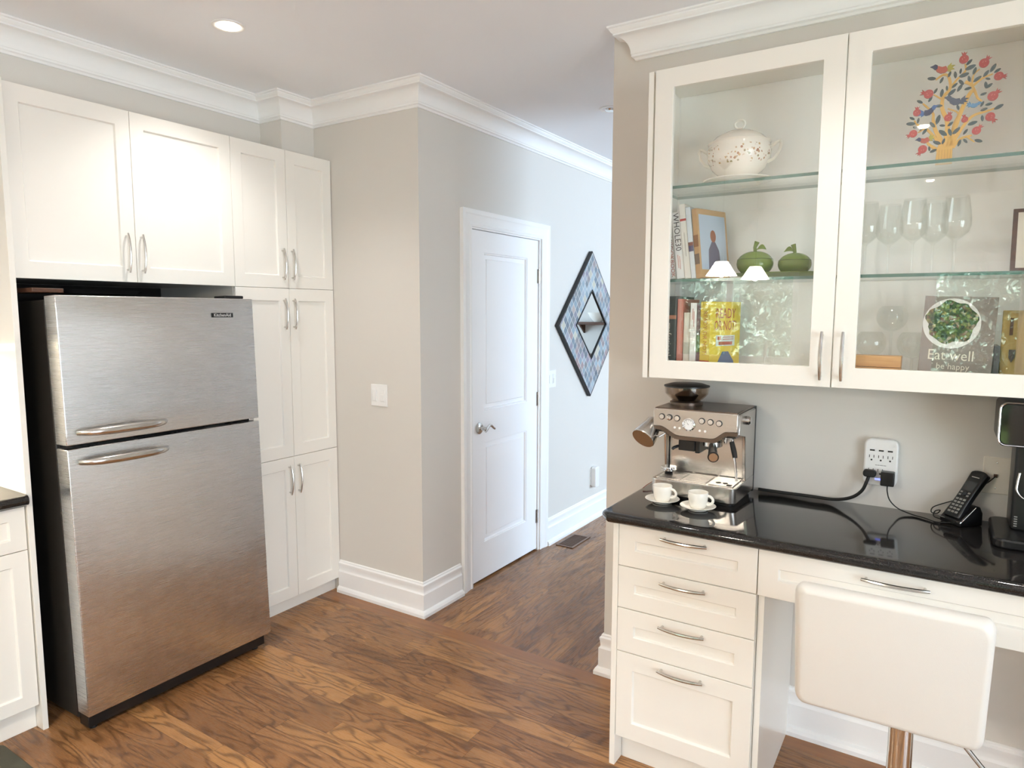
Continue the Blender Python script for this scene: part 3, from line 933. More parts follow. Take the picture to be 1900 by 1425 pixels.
# ============================================================ DESK RUN
def desk():
    fy = FY(YD)
    T = 0.02
    X0, X1 = -0.8939, -0.4405
    t = thing('drawer_cabinet', 'white four-drawer cabinet under the left end of the black worktop', 'cabinet', (-0.67, YD, 0))
    b = MB()
    b.box(-0.915, X0 - 0.0015, YD - 0.001, YW - 0.002, 0.0, 0.8815)
    b.build('side_panel', M['cabinet'], t, bevel=0.001)
    MB().box(-0.438, -0.4195, YD + 0.0215, YW - 0.002, 0.0, 0.8815).build('side_panel', M['cabinet'], t, bevel=0.001)
    MB().box(X0, -0.4395, YD + T + 0.001, YW - 0.002, 0.108, 0.8810).build('body', M['cabinet'], t, smooth=0)
    MB().box(X0, -0.4395, YD + 0.062, YD + 0.078, 0.0, 0.107).build('toe_kick', M['cabinet'], t, smooth=0)
    zs = [(0.7311, 0.8790, 0.8515), (0.5826, 0.7283, 0.702), (0.4272, 0.5798, 0.552), (0.1134, 0.4244, 0.400)]
    for k, (z0, z1, hz) in enumerate(zs):
        d = MB()
        rail = 0.057 if k < 3 else 0.060
        shaker(d, fy, X0, X1, z0, z1, T, 0.058, 0.009, rail)
        d = d.build('drawer', M['cabinet'], t, bevel=0.0012)
        pull(d, fy, (X0 + X1) / 2, hz, 0.152, False)
    # pencil drawer
    t = thing('pencil_drawer', 'wide white shallow drawer under the worktop behind the stool', 'drawer', (0.14, YD, 0.72))
    MB().box(-0.4185, 0.715, YD + T + 0.001, YW - 0.06, 0.745, 0.8810).build('body', M['cabinet'], t, smooth=0)
    d = shaker(MB(), fy, -0.4375, 0.715, 0.7290, 0.8790, T, 0.058, 0.009, 0.057).build('drawer_front', M['cabinet'], t, bevel=0.0012)
    pull(d, fy, -0.076, 0.846, 0.165, False)
    # right supporting cabinet, outside the photograph
    t = thing('desk_end_cabinet', 'white cabinet carrying the right end of the desk worktop', 'cabinet', (1.0, YD, 0))
    MB().box(0.72, 1.38, YD + T + 0.001, YW - 0.002, 0.0, 0.8810).build('body', M['cabinet'], t, bevel=0.001)
    shaker(MB(), fy, 0.722, 1.378, 0.1134, 0.879, T).build('door', M['cabinet'], t, bevel=0.0012)
    # worktop with a half-round front and left edge
    b = MB()
    zc, r = (0.8822 + ZK) / 2, (ZK - 0.8822) / 2
    base = [(1.40, YW - 0.0015), (-0.925, YW - 0.0015), (-0.937, YW - 0.012), (-0.937, 2.085), (-0.917, 2.060), (1.40, 2.060)]
    rings = []
    pts = [Vector(p) for p in base]
    offd = [Vector((0, 0)), Vector((0, 0)), Vector((-1, 0)), Vector((-1, -0.35)), Vector((-0.35, -1)), Vector((0, -1))]
    n = 12
    for i in range(n + 1):
        a = -PI / 2 + PI * i / n
        rings.append([(p.x + o.x * r * math.cos(a), p.y + o.y * r * math.cos(a), zc + r * math.sin(a)) for p, o in zip(pts, offd)])
    b.loft(rings)
    tag(b.build('worktop', M['granite'], smooth=40), 'long black granite desk worktop carrying the coffee machine and telephone', 'worktop')
desk()

# ============================================================ GLASS CABINET
XA0, XA1 = -0.8984, -0.2972
XB0, XB1 = -0.2940, 0.3072
YI = YW - 0.012
ZS1, ZS2 = 1.7047, 2.0307          # tops of the lower and upper glass shelves
ZFL = ZUB + 0.020
def glass_cabinet():
    fy = FY(YU)
    T = 0.021
    yb = YU + T + 0.001
    t = thing('display_cabinet', 'white wall cabinet with two glass doors above the desk', 'cabinet', (-0.3, YW, ZUB))
    for nm, q in (('side_panel', (-0.925, -0.906, yb - T + 0.004, YW - 0.001, ZUB - 0.002, ZUT)), ('side_panel', (0.313, 0.332, yb, YW - 0.001, ZUB, ZUT)),
                  ('bottom_panel', (-0.906, 0.313, yb, YW - 0.001, ZUB, ZFL)), ('top_panel', (-0.906, 0.313, yb, YW - 0.001, ZUT - 0.019, ZUT)),
                  ('back_panel', (-0.906, 0.313, YI, YW - 0.001, ZFL, ZUT - 0.019))):
        MB().box(*q).build(nm, M['cabin'] if nm == 'back_panel' else M['cabinet'], t, bevel=0.0008)
    for (u0, u1, st, hu) in ((XA0, XA1, 0.064, -0.326), (XB0, XB1, 0.064, -0.2655)):
        z0, z1 = ZUB, ZUT
        b = MB()
        rect = lambda k, w_: [fy(u0 + k, z0 + k, w_), fy(u1 - k, z0 + k, w_), fy(u1 - k, z1 - k, w_), fy(u0 + k, z1 - k, w_)]
        b.loft([rect(0, -T), rect(0, 0), rect(st, 0), rect(st, -T), rect(0, -T)], caps=(False, False))
        d = b.build('door', M['cabinet'], t, bevel=0.0012)
        MB().mbox(fy, u0 + st - 0.0005, u1 - st + 0.0005, z0 + st - 0.0005, z1 - st + 0.0005, -0.016, -0.012).build('glass_pane', M['pane'], d, smooth=0)
        pull(d, fy, hu, 1.4515, 0.152)
    for z in (ZS1, ZS2):
        b = MB()
        b.box(-0.9055, 0.3125, YU + 0.045, YI - 0.001, z - 0.010, z)
        b.bm.faces.ensure_lookup_table()
        for f_ in b.bm.faces:
            f_.material_index = 0 if abs(f_.calc_center_median().z - (z - 0.005)) > 0.004 else 1
        b.build('glass_shelf', [M['shelf_glass'], M['shelf_edge']], t, smooth=0)
glass_cabinet()

SPINE = {}
def book(label, x, y, z, w, h, d, col, lean=0.0, spine=None, spinecol=None, ssize=0.02, band=None, cover=None, group=None, sx=1.0, rotz=0.0, lines=(), extra=None, covercol=None):
    """upright book, spine towards -y; x = left side of the spine, y = spine plane"""
    t = thing('book', label, 'book', (x, y, z), rotz, group, local=True)
    t.rotation_euler = (0, lean, rotz)
    m = plain('book cover', col, 0.35)
    fr = MB()
    fr.box(0, w, 0, 0.0025, 0, h)
    fr.box(0, 0.0025, 0.0025, d, 0, h)
    fr.box(w - 0.0025, w, 0.0025, d, 0, h)
    c = fr.build('cover', m, t, bevel=0.0008)
    MB().box(0.003, w - 0.003, 0.003, d - 0.004, 0.003, h - 0.003).build('pages', M['paper'], t, smooth=0)
    mp = lambda u, v, w_: (u, -w_, v)
    if band:
        for (b0, b1, bc) in band:
            MB().mbox(mp, 0.0, w, h * b0, h * b1, 0.0002, 0.0006).build('spine_band', plain('band', bc, 0.35), c, smooth=0)
    for (l0, l1, lu, lc) in lines:
        MB().mbox(mp, w * lu - 0.0011, w * lu + 0.0011, h * l0, h * l1, 0.0002, 0.0006).build('spine_print', plain('spine print', lc, 0.4), c, smooth=0)
    if spine:
        for (txt, pos, size, tc) in spine:
            text_into(MB(), txt, mp, w / 2, h * pos, size, 0.0009, sx=sx, rot=-PI / 2).build('title_lettering', plain('lettering', tc, 0.4), c, smooth=0)
    if extra: extra(c, w, h, d)
    return t

def cabinet_contents():
    # ---- upper-left: tureen on its plate
    cx, cy, z0 = -0.645, 2.485, ZS2 + 0.0004
    t = thing('tureen_plate', 'white oval plate under the flowered tureen on the top glass shelf', 'plate', (cx, cy, z0))
    MB().lathe([(0, 0.0), (0.07, 0.0), (0.075, 0.003), (0.116, 0.013), (0.118, 0.016), (0.112, 0.0155), (0.07, 0.007), (0, 0.007)], (cx, cy, z0), 40).build('rim', M['porcelain'], t)
    z = z0 + 0.0076
    t = thing('tureen', 'white flowered porcelain soup tureen with lid on the top glass shelf', 'tureen', (cx, cy, z))
    MB().lathe([(0, 0), (0.052, 0), (0.055, 0.004), (0.048, 0.012), (0.062, 0.022), (0.088, 0.045), (0.104, 0.075), (0.108, 0.105), (0.103, 0.128), (0.106, 0.134), (0.100, 0.134), (0.096, 0.126), (0, 0.126)], (cx, cy, z), 40).build('bowl', M['floral'], t)
    ld = MB().lathe([(0.097, 0.1345), (0.095, 0.139), (0.078, 0.156), (0.045, 0.172), (0.012, 0.178), (0.010, 0.184), (0.0, 0.185)], (cx, cy, z), 40, caps=(True, False)).build('lid', M['floral'], t)
    pts = [(cx + 0.017 * math.cos(a) * (1 + 0.1 * math.sin(a)), cy, z + 0.198 + 0.015 * math.sin(a)) for a in [2 * PI * i / 20 for i in range(20)]]
    MB().tube(pts, 0.0042, 8, closed=True).build('knob', M['porcelain'], ld)
    for s in (-1, 1):
        pts = [(cx + s * (0.095 + 0.001), cy, z + 0.062), (cx + s * 0.118, cy, z + 0.070), (cx + s * 0.134, cy, z + 0.092), (cx + s * 0.141, cy, z + 0.118), (cx + s * 0.137, cy, z + 0.128), (cx + s * 0.126, cy, z + 0.124), (cx + s * 0.104, cy, z + 0.108)]
        sm = []
        for i in range(len(pts) - 1):
            a, b = Vector(pts[i]), Vector(pts[i + 1])
            sm += [a, (a + b) / 2]
        sm.append(Vector(pts[-1]))
        MB().tube(sm, 0.0055, 8).build('handle', M['porcelain'], t)
    # ---- middle-left: leaning cookbooks
    g = 'cookbooks on the middle glass shelf'
    z = ZS1 + 0.0005
    dark = srgb(70, 66, 66)
    red = srgb(170, 70, 52)
    ln = rad(-7)
    wht = srgb(232, 232, 230)
    book('white cookbook with a blue spine top, leftmost of the leaning cookbooks on the middle shelf', -0.8500, 2.400, z + 0.0003, 0.025, 0.232, 0.17, wht, ln,
         [('WHOLE30', 0.68, 0.019, dark), ('COOKBOOK', 0.30, 0.019, red)], band=[(0.86, 1.0, srgb(74, 128, 166))], group=g, sx=1.15)
    book('white cookbook with large dark spine lettering, second of the leaning cookbooks on the middle shelf', -0.8235, 2.395, z + 0.0003, 0.030, 0.236, 0.18, wht, ln,
         [('WHOLE30', 0.70, 0.030, dark)], lines=[(0.16, 0.36, 0.36, srgb(206, 150, 138)), (0.14, 0.34, 0.56, srgb(206, 150, 138))], group=g, sx=0.98)
    book('tall thin pale cookbook with a red spine mark, third of the leaning cookbooks', -0.7925, 2.392, z + 0.0003, 0.022, 0.262, 0.18, srgb(222, 220, 212), ln,
         None, lines=[(0.30, 0.62, 0.5, srgb(186, 180, 172))], band=[(0.775, 0.805, srgb(176, 58, 52))], group=g)
    book('pale blue cookbook with a small portrait on the spine on the middle shelf', -0.7695, 2.390, z + 0.0003, 0.017, 0.250, 0.17, srgb(206, 214, 220), ln,
         None, band=[(0.46, 0.51, srgb(120, 70, 56)), (0.38, 0.46, srgb(72, 66, 104))], group=g)
    def cov(c, w, h, d):
        mp = lambda u, v, w_: (w + w_, u, v)
        b = MB().mbox(mp, 0.01, d - 0.01, 0.03, h - 0.02, 0.0001, 0.0004)
        b.build('cover_picture', plain('cover print', srgb(176, 190, 206), 0.3), c, smooth=0)
        b = MB()
        b.prism([(0.05, 0.03), (0.12, 0.03), (0.115, 0.10), (0.095, 0.13), (0.075, 0.13), (0.055, 0.10)], mp, 0.0005, 0.0008)
        b.build('cover_figure', plain('figure print', srgb(100, 96, 116), 0.4), c, smooth=0)
        b = MB()
        b.prism([(0.085 + 0.016 * math.cos(2 * PI * i / 14), 0.150 + 0.022 * math.sin(2 * PI * i / 14)) for i in range(14)], mp, 0.0005, 0.0009)
        b.build('cover_face', plain('face print', srgb(150, 96, 70), 0.5), c, smooth=0)
    book('tan spined cookbook with a pale blue cover, rightmost of the leaning cookbooks', -0.7515, 2.388, z + 0.0003, 0.020, 0.244, 0.17, srgb(196, 160, 116), ln,
         None, band=[(0.45, 0.62, srgb(150, 108, 72)), (0.2, 0.35, srgb(120, 104, 92))], group=g, rotz=rad(-20), extra=cov)
    # ---- middle-left: green apple jars on a tray
    t = thing('leaf_tray', 'green glazed serving dish under the two apple jars', 'dish', (-0.50, 2.47, z))
    MB().loft([[(-0.497 + (0.150 + k) * math.cos(a), 2.47 + (0.078 + k * 0.7) * math.sin(a), z + h) for a in [2 * PI * i / 40 for i in range(40)]] for k, h in ((-0.045, 0.0), (-0.035, 0.001), (0.0, 0.014), (0.002, 0.017), (-0.004, 0.016), (-0.035, 0.0052))]).build('dish', M['green_glaze'], t)
    def apple(x, y, s, label, leaf):
        zz = z + 0.0056
        t = thing('apple_jar', label, 'jar', (x, y, zz), 0, 'green apple jars')
        R = 0.060 * s
        H = 0.090 * s
        body, lid = [], []
        for i in range(17):
            a = PI * i / 16
            r = R * math.sin(a) ** 0.75 * (1 + 0.04 * math.sin(a))
            h = H / 2 - H / 2 * math.cos(a) * (1 - 0.10 * math.sin(a))
            (body if h < H * 0.66 else lid).append((r, h))
        hh = H * 0.66
        rb = body[-1][0]
        bod = [(0, body[0][1])] + body + [(rb * 0.97, hh), (0, hh)]
        bod[0] = (0, 0.0)
        bod = [(0, 0), (R * 0.45, 0.0)] + [q for q in body if q[1] > 0.004] + [(rb * 0.985, hh), (0, hh)]
        MB().lathe(bod, (x, y, zz), 36).build('bowl', M['green_glaze'], t)
        top = [(0, hh + 0.0012), (rb * 0.99, hh + 0.0012)] + [q for q in lid if q[0] > 0.012] + [(0.010, H - 0.004), (0, H - 0.006)]
        l = MB().lathe(top, (x, y, zz), 36).build('lid', M['green_glaze'], t)
        MB().tube([(x, y, zz + H - 0.008), (x - 0.002, y, zz + H + 0.012), (x - 0.001 + 0.006 * (leaf), y, zz + H + 0.032 * s)], [0.006, 0.0055, 0.0085], 10).build('stem', M['green_glaze'], l)
        lf = MB()
        pts = []
        for i in range(9):
            u = i / 8
            wd = 0.010 * math.sin(PI * u) + 0.0008
            px = x + leaf * (0.004 + 0.032 * u)
            pz = zz + H + 0.004 + 0.010 * math.sin(PI * u)
            pts.append([(px, y - 0.6 * wd, pz - 0.8 * wd), (px, y - 0.002, pz + 0.001), (px, y + 0.6 * wd, pz + 0.8 * wd), (px, y + 0.002, pz - 0.001)])
        lf.loft(pts)
        lf.build('leaf', M['green_glaze'], l)
    apple(-0.572, 2.468, 0.98, 'larger green ceramic apple jar, left one on the green dish', 1)
    apple(-0.444, 2.478, 0.86, 'smaller green ceramic apple jar, right one on the green dish', -1)
    # ---- lower-left: more cookbooks
    g = 'cookbooks on the cabinet floor'
    z = ZFL + 0.0005
    cream = srgb(224, 216, 196)
    book('thick dark green cookbook with white spine lettering at the left end of the bottom row', -0.872, 2.385, z, 0.053, 0.272, 0.20, srgb(38, 56, 56), 0,
         [('professional chef', 0.34, 0.027, srgb(220, 216, 204)), ('the', 0.60, 0.014, srgb(220, 216, 204))], band=[(0.70, 0.75, srgb(176, 120, 92))], group=g, sx=0.92)
    book('salmon red spined book in the bottom row beside the thick dark green cookbook', -0.8165, 2.390, z, 0.020, 0.262, 0.19, srgb(190, 110, 92), 0, None, group=g)
    book('short pale grey book in the bottom row beside the salmon red book', -0.7955, 2.400, z, 0.024, 0.214, 0.17, srgb(214, 210, 196), 0, None, band=[(0.3, 0.5, srgb(186, 184, 170))], group=g)
    book('white book with faint red spine lettering in the bottom row', -0.7705, 2.395, z, 0.022, 0.248, 0.18, srgb(232, 230, 226), 0, None, lines=[(0.76, 0.92, 0.40, srgb(200, 130, 122)), (0.66, 0.88, 0.60, srgb(200, 130, 122))], group=g)
    book('thin purple brown book in the bottom row left of the yellow cookbook', -0.7475, 2.398, z, 0.013, 0.244, 0.18, srgb(112, 74, 84), 0, None, band=[(0.3, 0.55, srgb(96, 110, 60))], group=g)
    yel = srgb(226, 200, 62)
    def ready(c, w, h, d):
        mp = lambda u, v, w_: (w + w_, u, v)
        lt = plain('cover lettering', srgb(176, 74, 40), 0.4)
        b = MB()
        text_into(b, 'READY', mp, d * 0.5, h * 0.83, 0.050, 0.0006, sx=0.72)
        text_into(b, 'OR NOT!', mp, d * 0.5, h * 0.66, 0.050, 0.0006, sx=0.60)
        b.build('title_lettering', lt, c, smooth=0)
        p_ = MB().mbox(mp, d * 0.2, d * 0.82, h * 0.38, h * 0.53, 0.0002, 0.0006).build('cover_label', plain('label print', srgb(206, 214, 210), 0.4), c, smooth=0)
        b = MB()
        b.mbox(mp, d * 0.25, d * 0.37, h * 0.465, h * 0.515, 0.0006, 0.0009)
        b.mbox(mp, d * 0.29, d * 0.74, h * 0.395, h * 0.44, 0.0006, 0.0009)
        for q in (0.47, 0.50): b.mbox(mp, d * 0.42, d * 0.78, h * q, h * (q + 0.008), 0.0006, 0.0009)
        b.build('label_print', lt, p_, smooth=0)
        b = MB()
        b.prism([(d * 0.22, 0.01), (d * 0.85, 0.01), (d * 0.80, h * 0.16), (d * 0.62, h * 0.30), (d * 0.42, h * 0.30), (d * 0.28, h * 0.16)], mp, 0.0002, 0.0005)
        b.build('cover_figure', plain('figure print', srgb(88, 104, 140), 0.5), c, smooth=0)
    book('bright yellow cookbook with orange red lettering, front cover turned outwards in the bottom row', -0.7330, 2.392, z, 0.042, 0.252, 0.17, yel, 0,
         [('READY OR NOT!', 0.56, 0.024, srgb(190, 120, 40))], band=[(0.02, 0.18, srgb(186, 66, 56))], group=g, rotz=rad(-22), extra=ready, sx=0.85)
    # ---- upper-right: pomegranate tree ornament
    pomegranate()
    # ---- wine glasses
    zz = ZS1 + 0.0005
    gl = 'wine glasses on the middle glass shelf'
    spots = [(-0.229, 2.44), (-0.171, 2.53), (-0.100, 2.44), (-0.049, 2.53), (0.008, 2.44)]
    names = ['first wine glass, leftmost on the middle shelf behind the door edge', 'second wine glass from the left on the middle shelf, set further back',
             'third wine glass from the left, middle of the row on the middle shelf', 'fourth wine glass from the left on the middle shelf, set further back',
             'fifth wine glass, rightmost of the row on the middle shelf']
    proto = None
    for (x, y), lab in zip(spots, names):
        if proto is None:
            proto = wine_glass(x, y, zz, lab, gl)
        else:
            r = proto.copy(); COL.objects.link(r); r.location = (x, y, zz); r['label'] = lab
            for ch in list(proto.children):
                c = ch.copy(); COL.objects.link(c); c.parent = r
    # ---- balloon glasses, box and books bottom right
    zf = ZFL + 0.0005
    for (x, y, s, lab) in ((-0.205, 2.515, 1.0, 'short round balloon glass behind the left end of the wooden box'),
                           (-0.085, 2.515, 1.0, 'short round balloon glass behind the right end of the wooden box'),
                           (-0.150, 2.560, 2.20, 'taller balloon glass at the back between the two short ones')):
        t = thing('balloon_glass', lab, 'glass', (x, y, zf), 0, 'balloon glasses')
        r = 0.047
        hs = 0.07 * s
        prof = [(0, 0), (0.032, 0), (0.033, 0.002), (0.006, 0.006), (0.004, hs - 0.004)]
        for i in range(12):
            a = PI * (0.05 + 0.72 * i / 11)
            prof.append((r * math.sin(a), hs + r - r * math.cos(a)))
        inn = [(max(a - 0.0012, 0.0001), b + 0.0004) for a, b in reversed(prof[5:])]
        MB().lathe(prof + inn, (x, y, zf), 28).build('bowl', M['wineglass'], t)
    t = thing('wooden_box', 'light bamboo box with a lid line standing low on the cabinet floor', 'box', (-0.19, 2.43, zf))
    MB().box(-0.272, -0.110, 2.405, 2.475, zf, zf + 0.044).build('base', M['bamboo'], t, bevel=0.001)
    MB().box(-0.272, -0.110, 2.405, 2.475, zf + 0.0455, zf + 0.080).build('lid', M['bamboo'], t, bevel=0.001)
    # eat well book, cover towards the room, leaning back
    t = thing('cookbook', 'brown grey cookbook with a salad plate on its cover, standing upright facing out', 'book', (0.026, 2.425, zf + 0.0032), 0, None, local=True)
    t.rotation_euler = (rad(-6), rad(2), 0)
    W, H, D = 0.185, 0.262, 0.028
    mp = lambda u, v, w_: (u, -w_, v)
    c = MB().box(-W / 2, W / 2, 0.0, 0.0025, 0, H).box(-W / 2, W / 2, D - 0.0025, D, 0, H).box(-W / 2, -W / 2 + 0.0025, 0.0025, D - 0.0025, 0, H).build('cover', plain('taupe cover', srgb(142, 130, 122), 0.35), t, bevel=0.0006)
    MB().box(-W / 2 + 0.003, W / 2 - 0.004, 0.003, D - 0.003, 0.003, H - 0.003).build('pages', M['paper'], t, smooth=0)
    px, pz, pr = -0.018, 0.180, 0.074
    pl = MB()
    pl.prism([(px + pr * math.cos(2 * PI * i / 40), pz + pr * 1.02 * math.sin(2 * PI * i / 40)) for i in range(40)], mp, 0.0002, 0.0007)
    pl.build('printed_plate', plain('plate print', srgb(222, 218, 212), 0.3), c, smooth=0)
    sl = MB()
    random.seed(3)
    sl.prism([(px + (pr * 0.88 + 0.006 * math.sin(5 * a) + random.uniform(-0.003, 0.003)) * math.cos(a), pz + 0.004 + (pr * 0.86 + 0.005 * math.cos(7 * a)) * math.sin(a)) for a in [2 * PI * i / 48 for i in range(48)]], mp, 0.0007, 0.0012)
    sl.build('printed_salad', M['salad'], c, smooth=0)
    b = MB()
    text_into(b, 'Eat well', mp, -0.012, 0.083, 0.044, 0.0006, sx=0.86)
    text_into(b, 'be happy', mp, -0.004, 0.050, 0.026, 0.0006, sx=0.9)
    b.build('title_lettering', plain('cream lettering', srgb(226, 218, 200), 0.4), c, smooth=0)
    t = thing('cutting_board', 'pale wooden board with dark inlaid knife shape at the right edge of the cabinet', 'board', (0.19, 2.44, zf))
    MB().box(0.140, 0.255, 2.455, 2.473, zf, zf + 0.222).build('board', M['olivewood'], t, bevel=0.002)
    f2 = FY(2.455)
    MB().mbox(f2, 0.158, 0.166, zf + 0.150, zf + 0.200, 0.0002, 0.003).build('knife_handle', M['walnut'], t, bevel=0.0008)
    MB().prism([(0.160, zf + 0.108), (0.176, zf + 0.108), (0.174, zf + 0.085), (0.167, zf + 0.070), (0.160, zf + 0.085)], f2, 0.0002, 0.003).build('knife_blade', plain('dark blade', srgb(74, 58, 56), 0.3), t, smooth=0)
    tag(MB().box(0.124, 0.138, 2.44, 2.58, zf, zf + 0.118).build('book', plain('grey cover', srgb(92, 88, 92), 0.4), bevel=0.001), 'small dark grey book between the salad cookbook and the wooden board', 'book')
    t = thing('picture_frame', 'brown framed white card leaning at the right end of the middle shelf', 'picture frame', (0.22, 2.50, zz + 0.0019), local=True)
    t.rotation_euler = (rad(-10), 0, 0)
    t['_org'] = (0, 0, 0)
    MB().box(-0.07, 0.07, 0.0, 0.010, 0, 0.19).build('frame', M['walnut'], t, bevel=0.001)
    MB().box(-0.058, 0.058, -0.0012, 0.0, 0.012, 0.178).build('card', M['paper'], t, smooth=0)

def wine_glass(x, y, z, lab, gl):
    t = thing('wine_glass', lab, 'wine glass', (x, y, z), 0, gl)
    prof = [(0, 0), (0.034, 0), (0.035, 0.0015), (0.012, 0.005), (0.0042, 0.010), (0.0036, 0.090), (0.007, 0.097), (0.020, 0.106), (0.034, 0.120), (0.040, 0.138), (0.0395, 0.160), (0.035, 0.195), (0.0305, 0.225)]
    inn = [(a - 0.0010, b) for a, b in reversed(prof[8:])] + [(0.016, 0.1062), (0.0, 0.101)]
    o = MB().lathe(prof[:6], (x, y, z), 28, caps=(True, True)).build('stem', M['wineglass'], t)
    MB().lathe(prof[5:] + inn, (x, y, z), 32, caps=(False, False)).build('bowl', M['wineglass'], t)
    return t

def pomegranate():
    # flat-cut painted tree standing on the top shelf; coordinates traced on its own face, in metres
    y0 = 2.46
    z0 = ZS2 + 0.0005
    S = 0.001350            # metres per unit of the drawing grid below
    ox, oz = 1755.0, 297.0
    U = lambda px, py: ((px - ox) * 0.00128, (oz - py) * 0.00160)
    t = thing('pomegranate_tree', 'painted flat tree ornament with red pomegranates and small birds on the top shelf', 'ornament', (-0.030, y0, z0), rotz=rad(4), local=True)
    mp = lambda u, v, w_: (u, -w_, v)
    wood_m = plain('painted trunk', srgb(222, 174, 88), 0.45)
    leaf_m = plain('painted leaf', srgb(74, 86, 88), 0.45)
    fruit_m = plain('painted fruit', srgb(186, 70, 66), 0.4)
    seed_m = plain('painted seeds', srgb(222, 150, 130), 0.4)
    Z = lambda zx, zy: U(1500 + zx / 4.75, 50 + zy / 4.75)     # drawing grid
    br = MB()
    def branch(pts, w0, w1, depth=0.004):
        P = [Vector(Z(*p)) for p in pts]
        # smooth
        Q = []
        for i in range(len(P) - 1):
            p0, p1, p2, p3 = P[max(i - 1, 0)], P[i], P[i + 1], P[min(i + 2, len(P) - 1)]
            for k in range(4):
                s = k / 4
                Q.append(0.5 * ((2 * p1) + (p2 - p0) * s + (2 * p0 - 5 * p1 + 4 * p2 - p3) * s * s + (3 * p1 - p0 - 3 * p2 + p3) * s ** 3))
        Q.append(P[-1])
        rings = []
        for i, q in enumerate(Q):
            d = (Q[min(i + 1, len(Q) - 1)] - Q[max(i - 1, 0)]).normalized()
            nrm = Vector((-d.y, d.x))
            wd = (w0 + (w1 - w0) * i / (len(Q) - 1)) * S / 4.75 / 2
            a, b = q + nrm * wd, q - nrm * wd
            rings.append([mp(a.x, a.y, -depth / 2), mp(a.x, a.y, depth / 2), mp(b.x, b.y, depth / 2), mp(b.x, b.y, -depth / 2)])
        br.loft(rings)
    branch([(1195, 1178), (1195, 1090), (1200, 1020)], 150, 135, 0.0048)
    branch([(1165, 1060), (1150, 960), (1100, 880), (1070, 780), (1060, 720), (960, 630)], 50, 14)
    branch([(1190, 1040), (1210, 900), (1200, 800), (1150, 700), (1150, 600), (1210, 530), (1190, 430), (1140, 405), (1070, 440)], 48, 16)
    branch([(1150, 620), (1060, 565)], 16, 10)
    branch([(1210, 530), (1270, 460), (1340, 400), (1335, 340)], 22, 14)
    branch([(1225, 1040), (1260, 930), (1310, 780), (1360, 660), (1400, 590), (1440, 560)], 50, 30)
    branch([(1230, 1030), (1265, 840), (1300, 750), (1200, 700)], 20, 10)
    branch([(1250, 1030), (1330, 900), (1430, 790), (1560, 760), (1660, 735)], 40, 10)
    branch([(1345, 490), (1400, 520), (1440, 580), (1470, 640), (1510, 670)], 30, 16)
    branch([(1415, 535), (1500, 480), (1590, 455)], 26, 10)
    branch([(1410, 520), (1420, 440), (1470, 400)], 18, 10)
    branch([(1270, 1040), (1340, 970), (1440, 950)], 36, 14)
    branch([(1400, 960), (1470, 1010)], 16, 8)
    branch([(1130, 1050), (1040, 990), (1030, 960)], 34, 14)
    branch([(1150, 1000), (1060, 900), (1000, 850), (920, 810), (890, 770)], 30, 12)
    branch([(1000, 850), (930, 880)], 14, 8)
    br.build('branches', wood_m, t, smooth=0)
    grooves = MB()
    for k in range(5):
        xx = 1145 + k * 27
        a, b = Z(xx, 1165), Z(xx + 3, 1050)
        grooves.mbox(mp, a[0] - 0.0004, a[0] + 0.0004, a[1], b[1], 0.0024, 0.0028)
    grooves.build('bark_lines', plain('bark line', srgb(176, 124, 52), 0.5), t, smooth=0)
    lv = MB()
    leaves = [(1030, 425, 170, 70), (1125, 450, 65, 55), (1195, 410, 70, 55), (1250, 420, 100, 60), (1297, 395, 85, 45), (1330, 432, 15, 80), (1385, 375, 20, 85), (1370, 330, 45, 60),
              (1425, 410, 75, 65), (1380, 470, 105, 55), (1455, 480, 35, 70), (1530, 445, 55, 65), (1590, 405, 60, 75), (1630, 432, 30, 55), (1550, 490, 160, 40), (1535, 540, 100, 60), (1565, 550, 35, 60),
              (1075, 535, 60, 50), (1135, 560, 85, 70), (1180, 525, 100, 45), (1228, 565, 40, 75), (1250, 510, 40, 55), (1310, 490, 130, 60), (1300, 535, 60, 70), (1375, 550, 10, 55),
              (1030, 600, 60, 55), (930, 612, 150, 55), (1115, 668, 175, 60), (1295, 700, 110, 50), (1520, 612, 15, 50), (1515, 695, 65, 50), (1575, 703, 10, 55), (1665, 735, 25, 75), (1535, 742, 15, 55),
              (1525, 815, 100, 55), (1440, 848, 15, 75), (1380, 915, 55, 55), (1170, 905, 140, 85), (1235, 905, 110, 70), (1295, 898, 45, 80), (1235, 835, 40, 55), (1160, 840, 170, 45), (1115, 785, 75, 85),
              (1065, 825, 130, 65), (925, 775, 80, 50), (865, 750, 150, 50), (855, 795, 175, 75), (900, 832, 160, 40), (960, 855, 40, 35), (995, 875, 55, 60), (1120, 985, 155, 70), (1180, 978, 70, 55),
              (1330, 1005, 75, 60), (1385, 993, 130, 50), (1505, 1002, 160, 65), (1050, 1030, 100, 45), (1090, 1052, 20, 60)]
    for (lx, ly, ang, ln) in leaves:
        c = Vector(Z(lx, ly))
        a = rad(ang)
        d = Vector((math.cos(a), math.sin(a)))
        nn = Vector((-d.y, d.x))
        L = ln * 1.15 * S / 4.75 / 2
        out = []
        for i in range(12):
            th = 2 * PI * i / 12
            q = c + d * (L * math.cos(th)) + nn * (L * 0.42 * math.sin(th) * (0.75 + 0.25 * math.sin(th) ** 2))
            out.append((q.x, q.y))
        lv.prism(out, mp, -0.0015, 0.0026)
    lv.build('leaves', leaf_m, t, smooth=0)
    fruits = [(1320, 300, 42, 90), (1505, 355, 44, 55), (1645, 480, 40, -10), (1010, 555, 44, 160), (1605, 640, 46, 45), (908, 705, 36, 90), (1210, 780, 36, 75), (1365, 810, 30, 100), (1595, 810, 42, -50),
              (885, 885, 38, 205), (1480, 915, 40, 50), (985, 1030, 42, 235)]
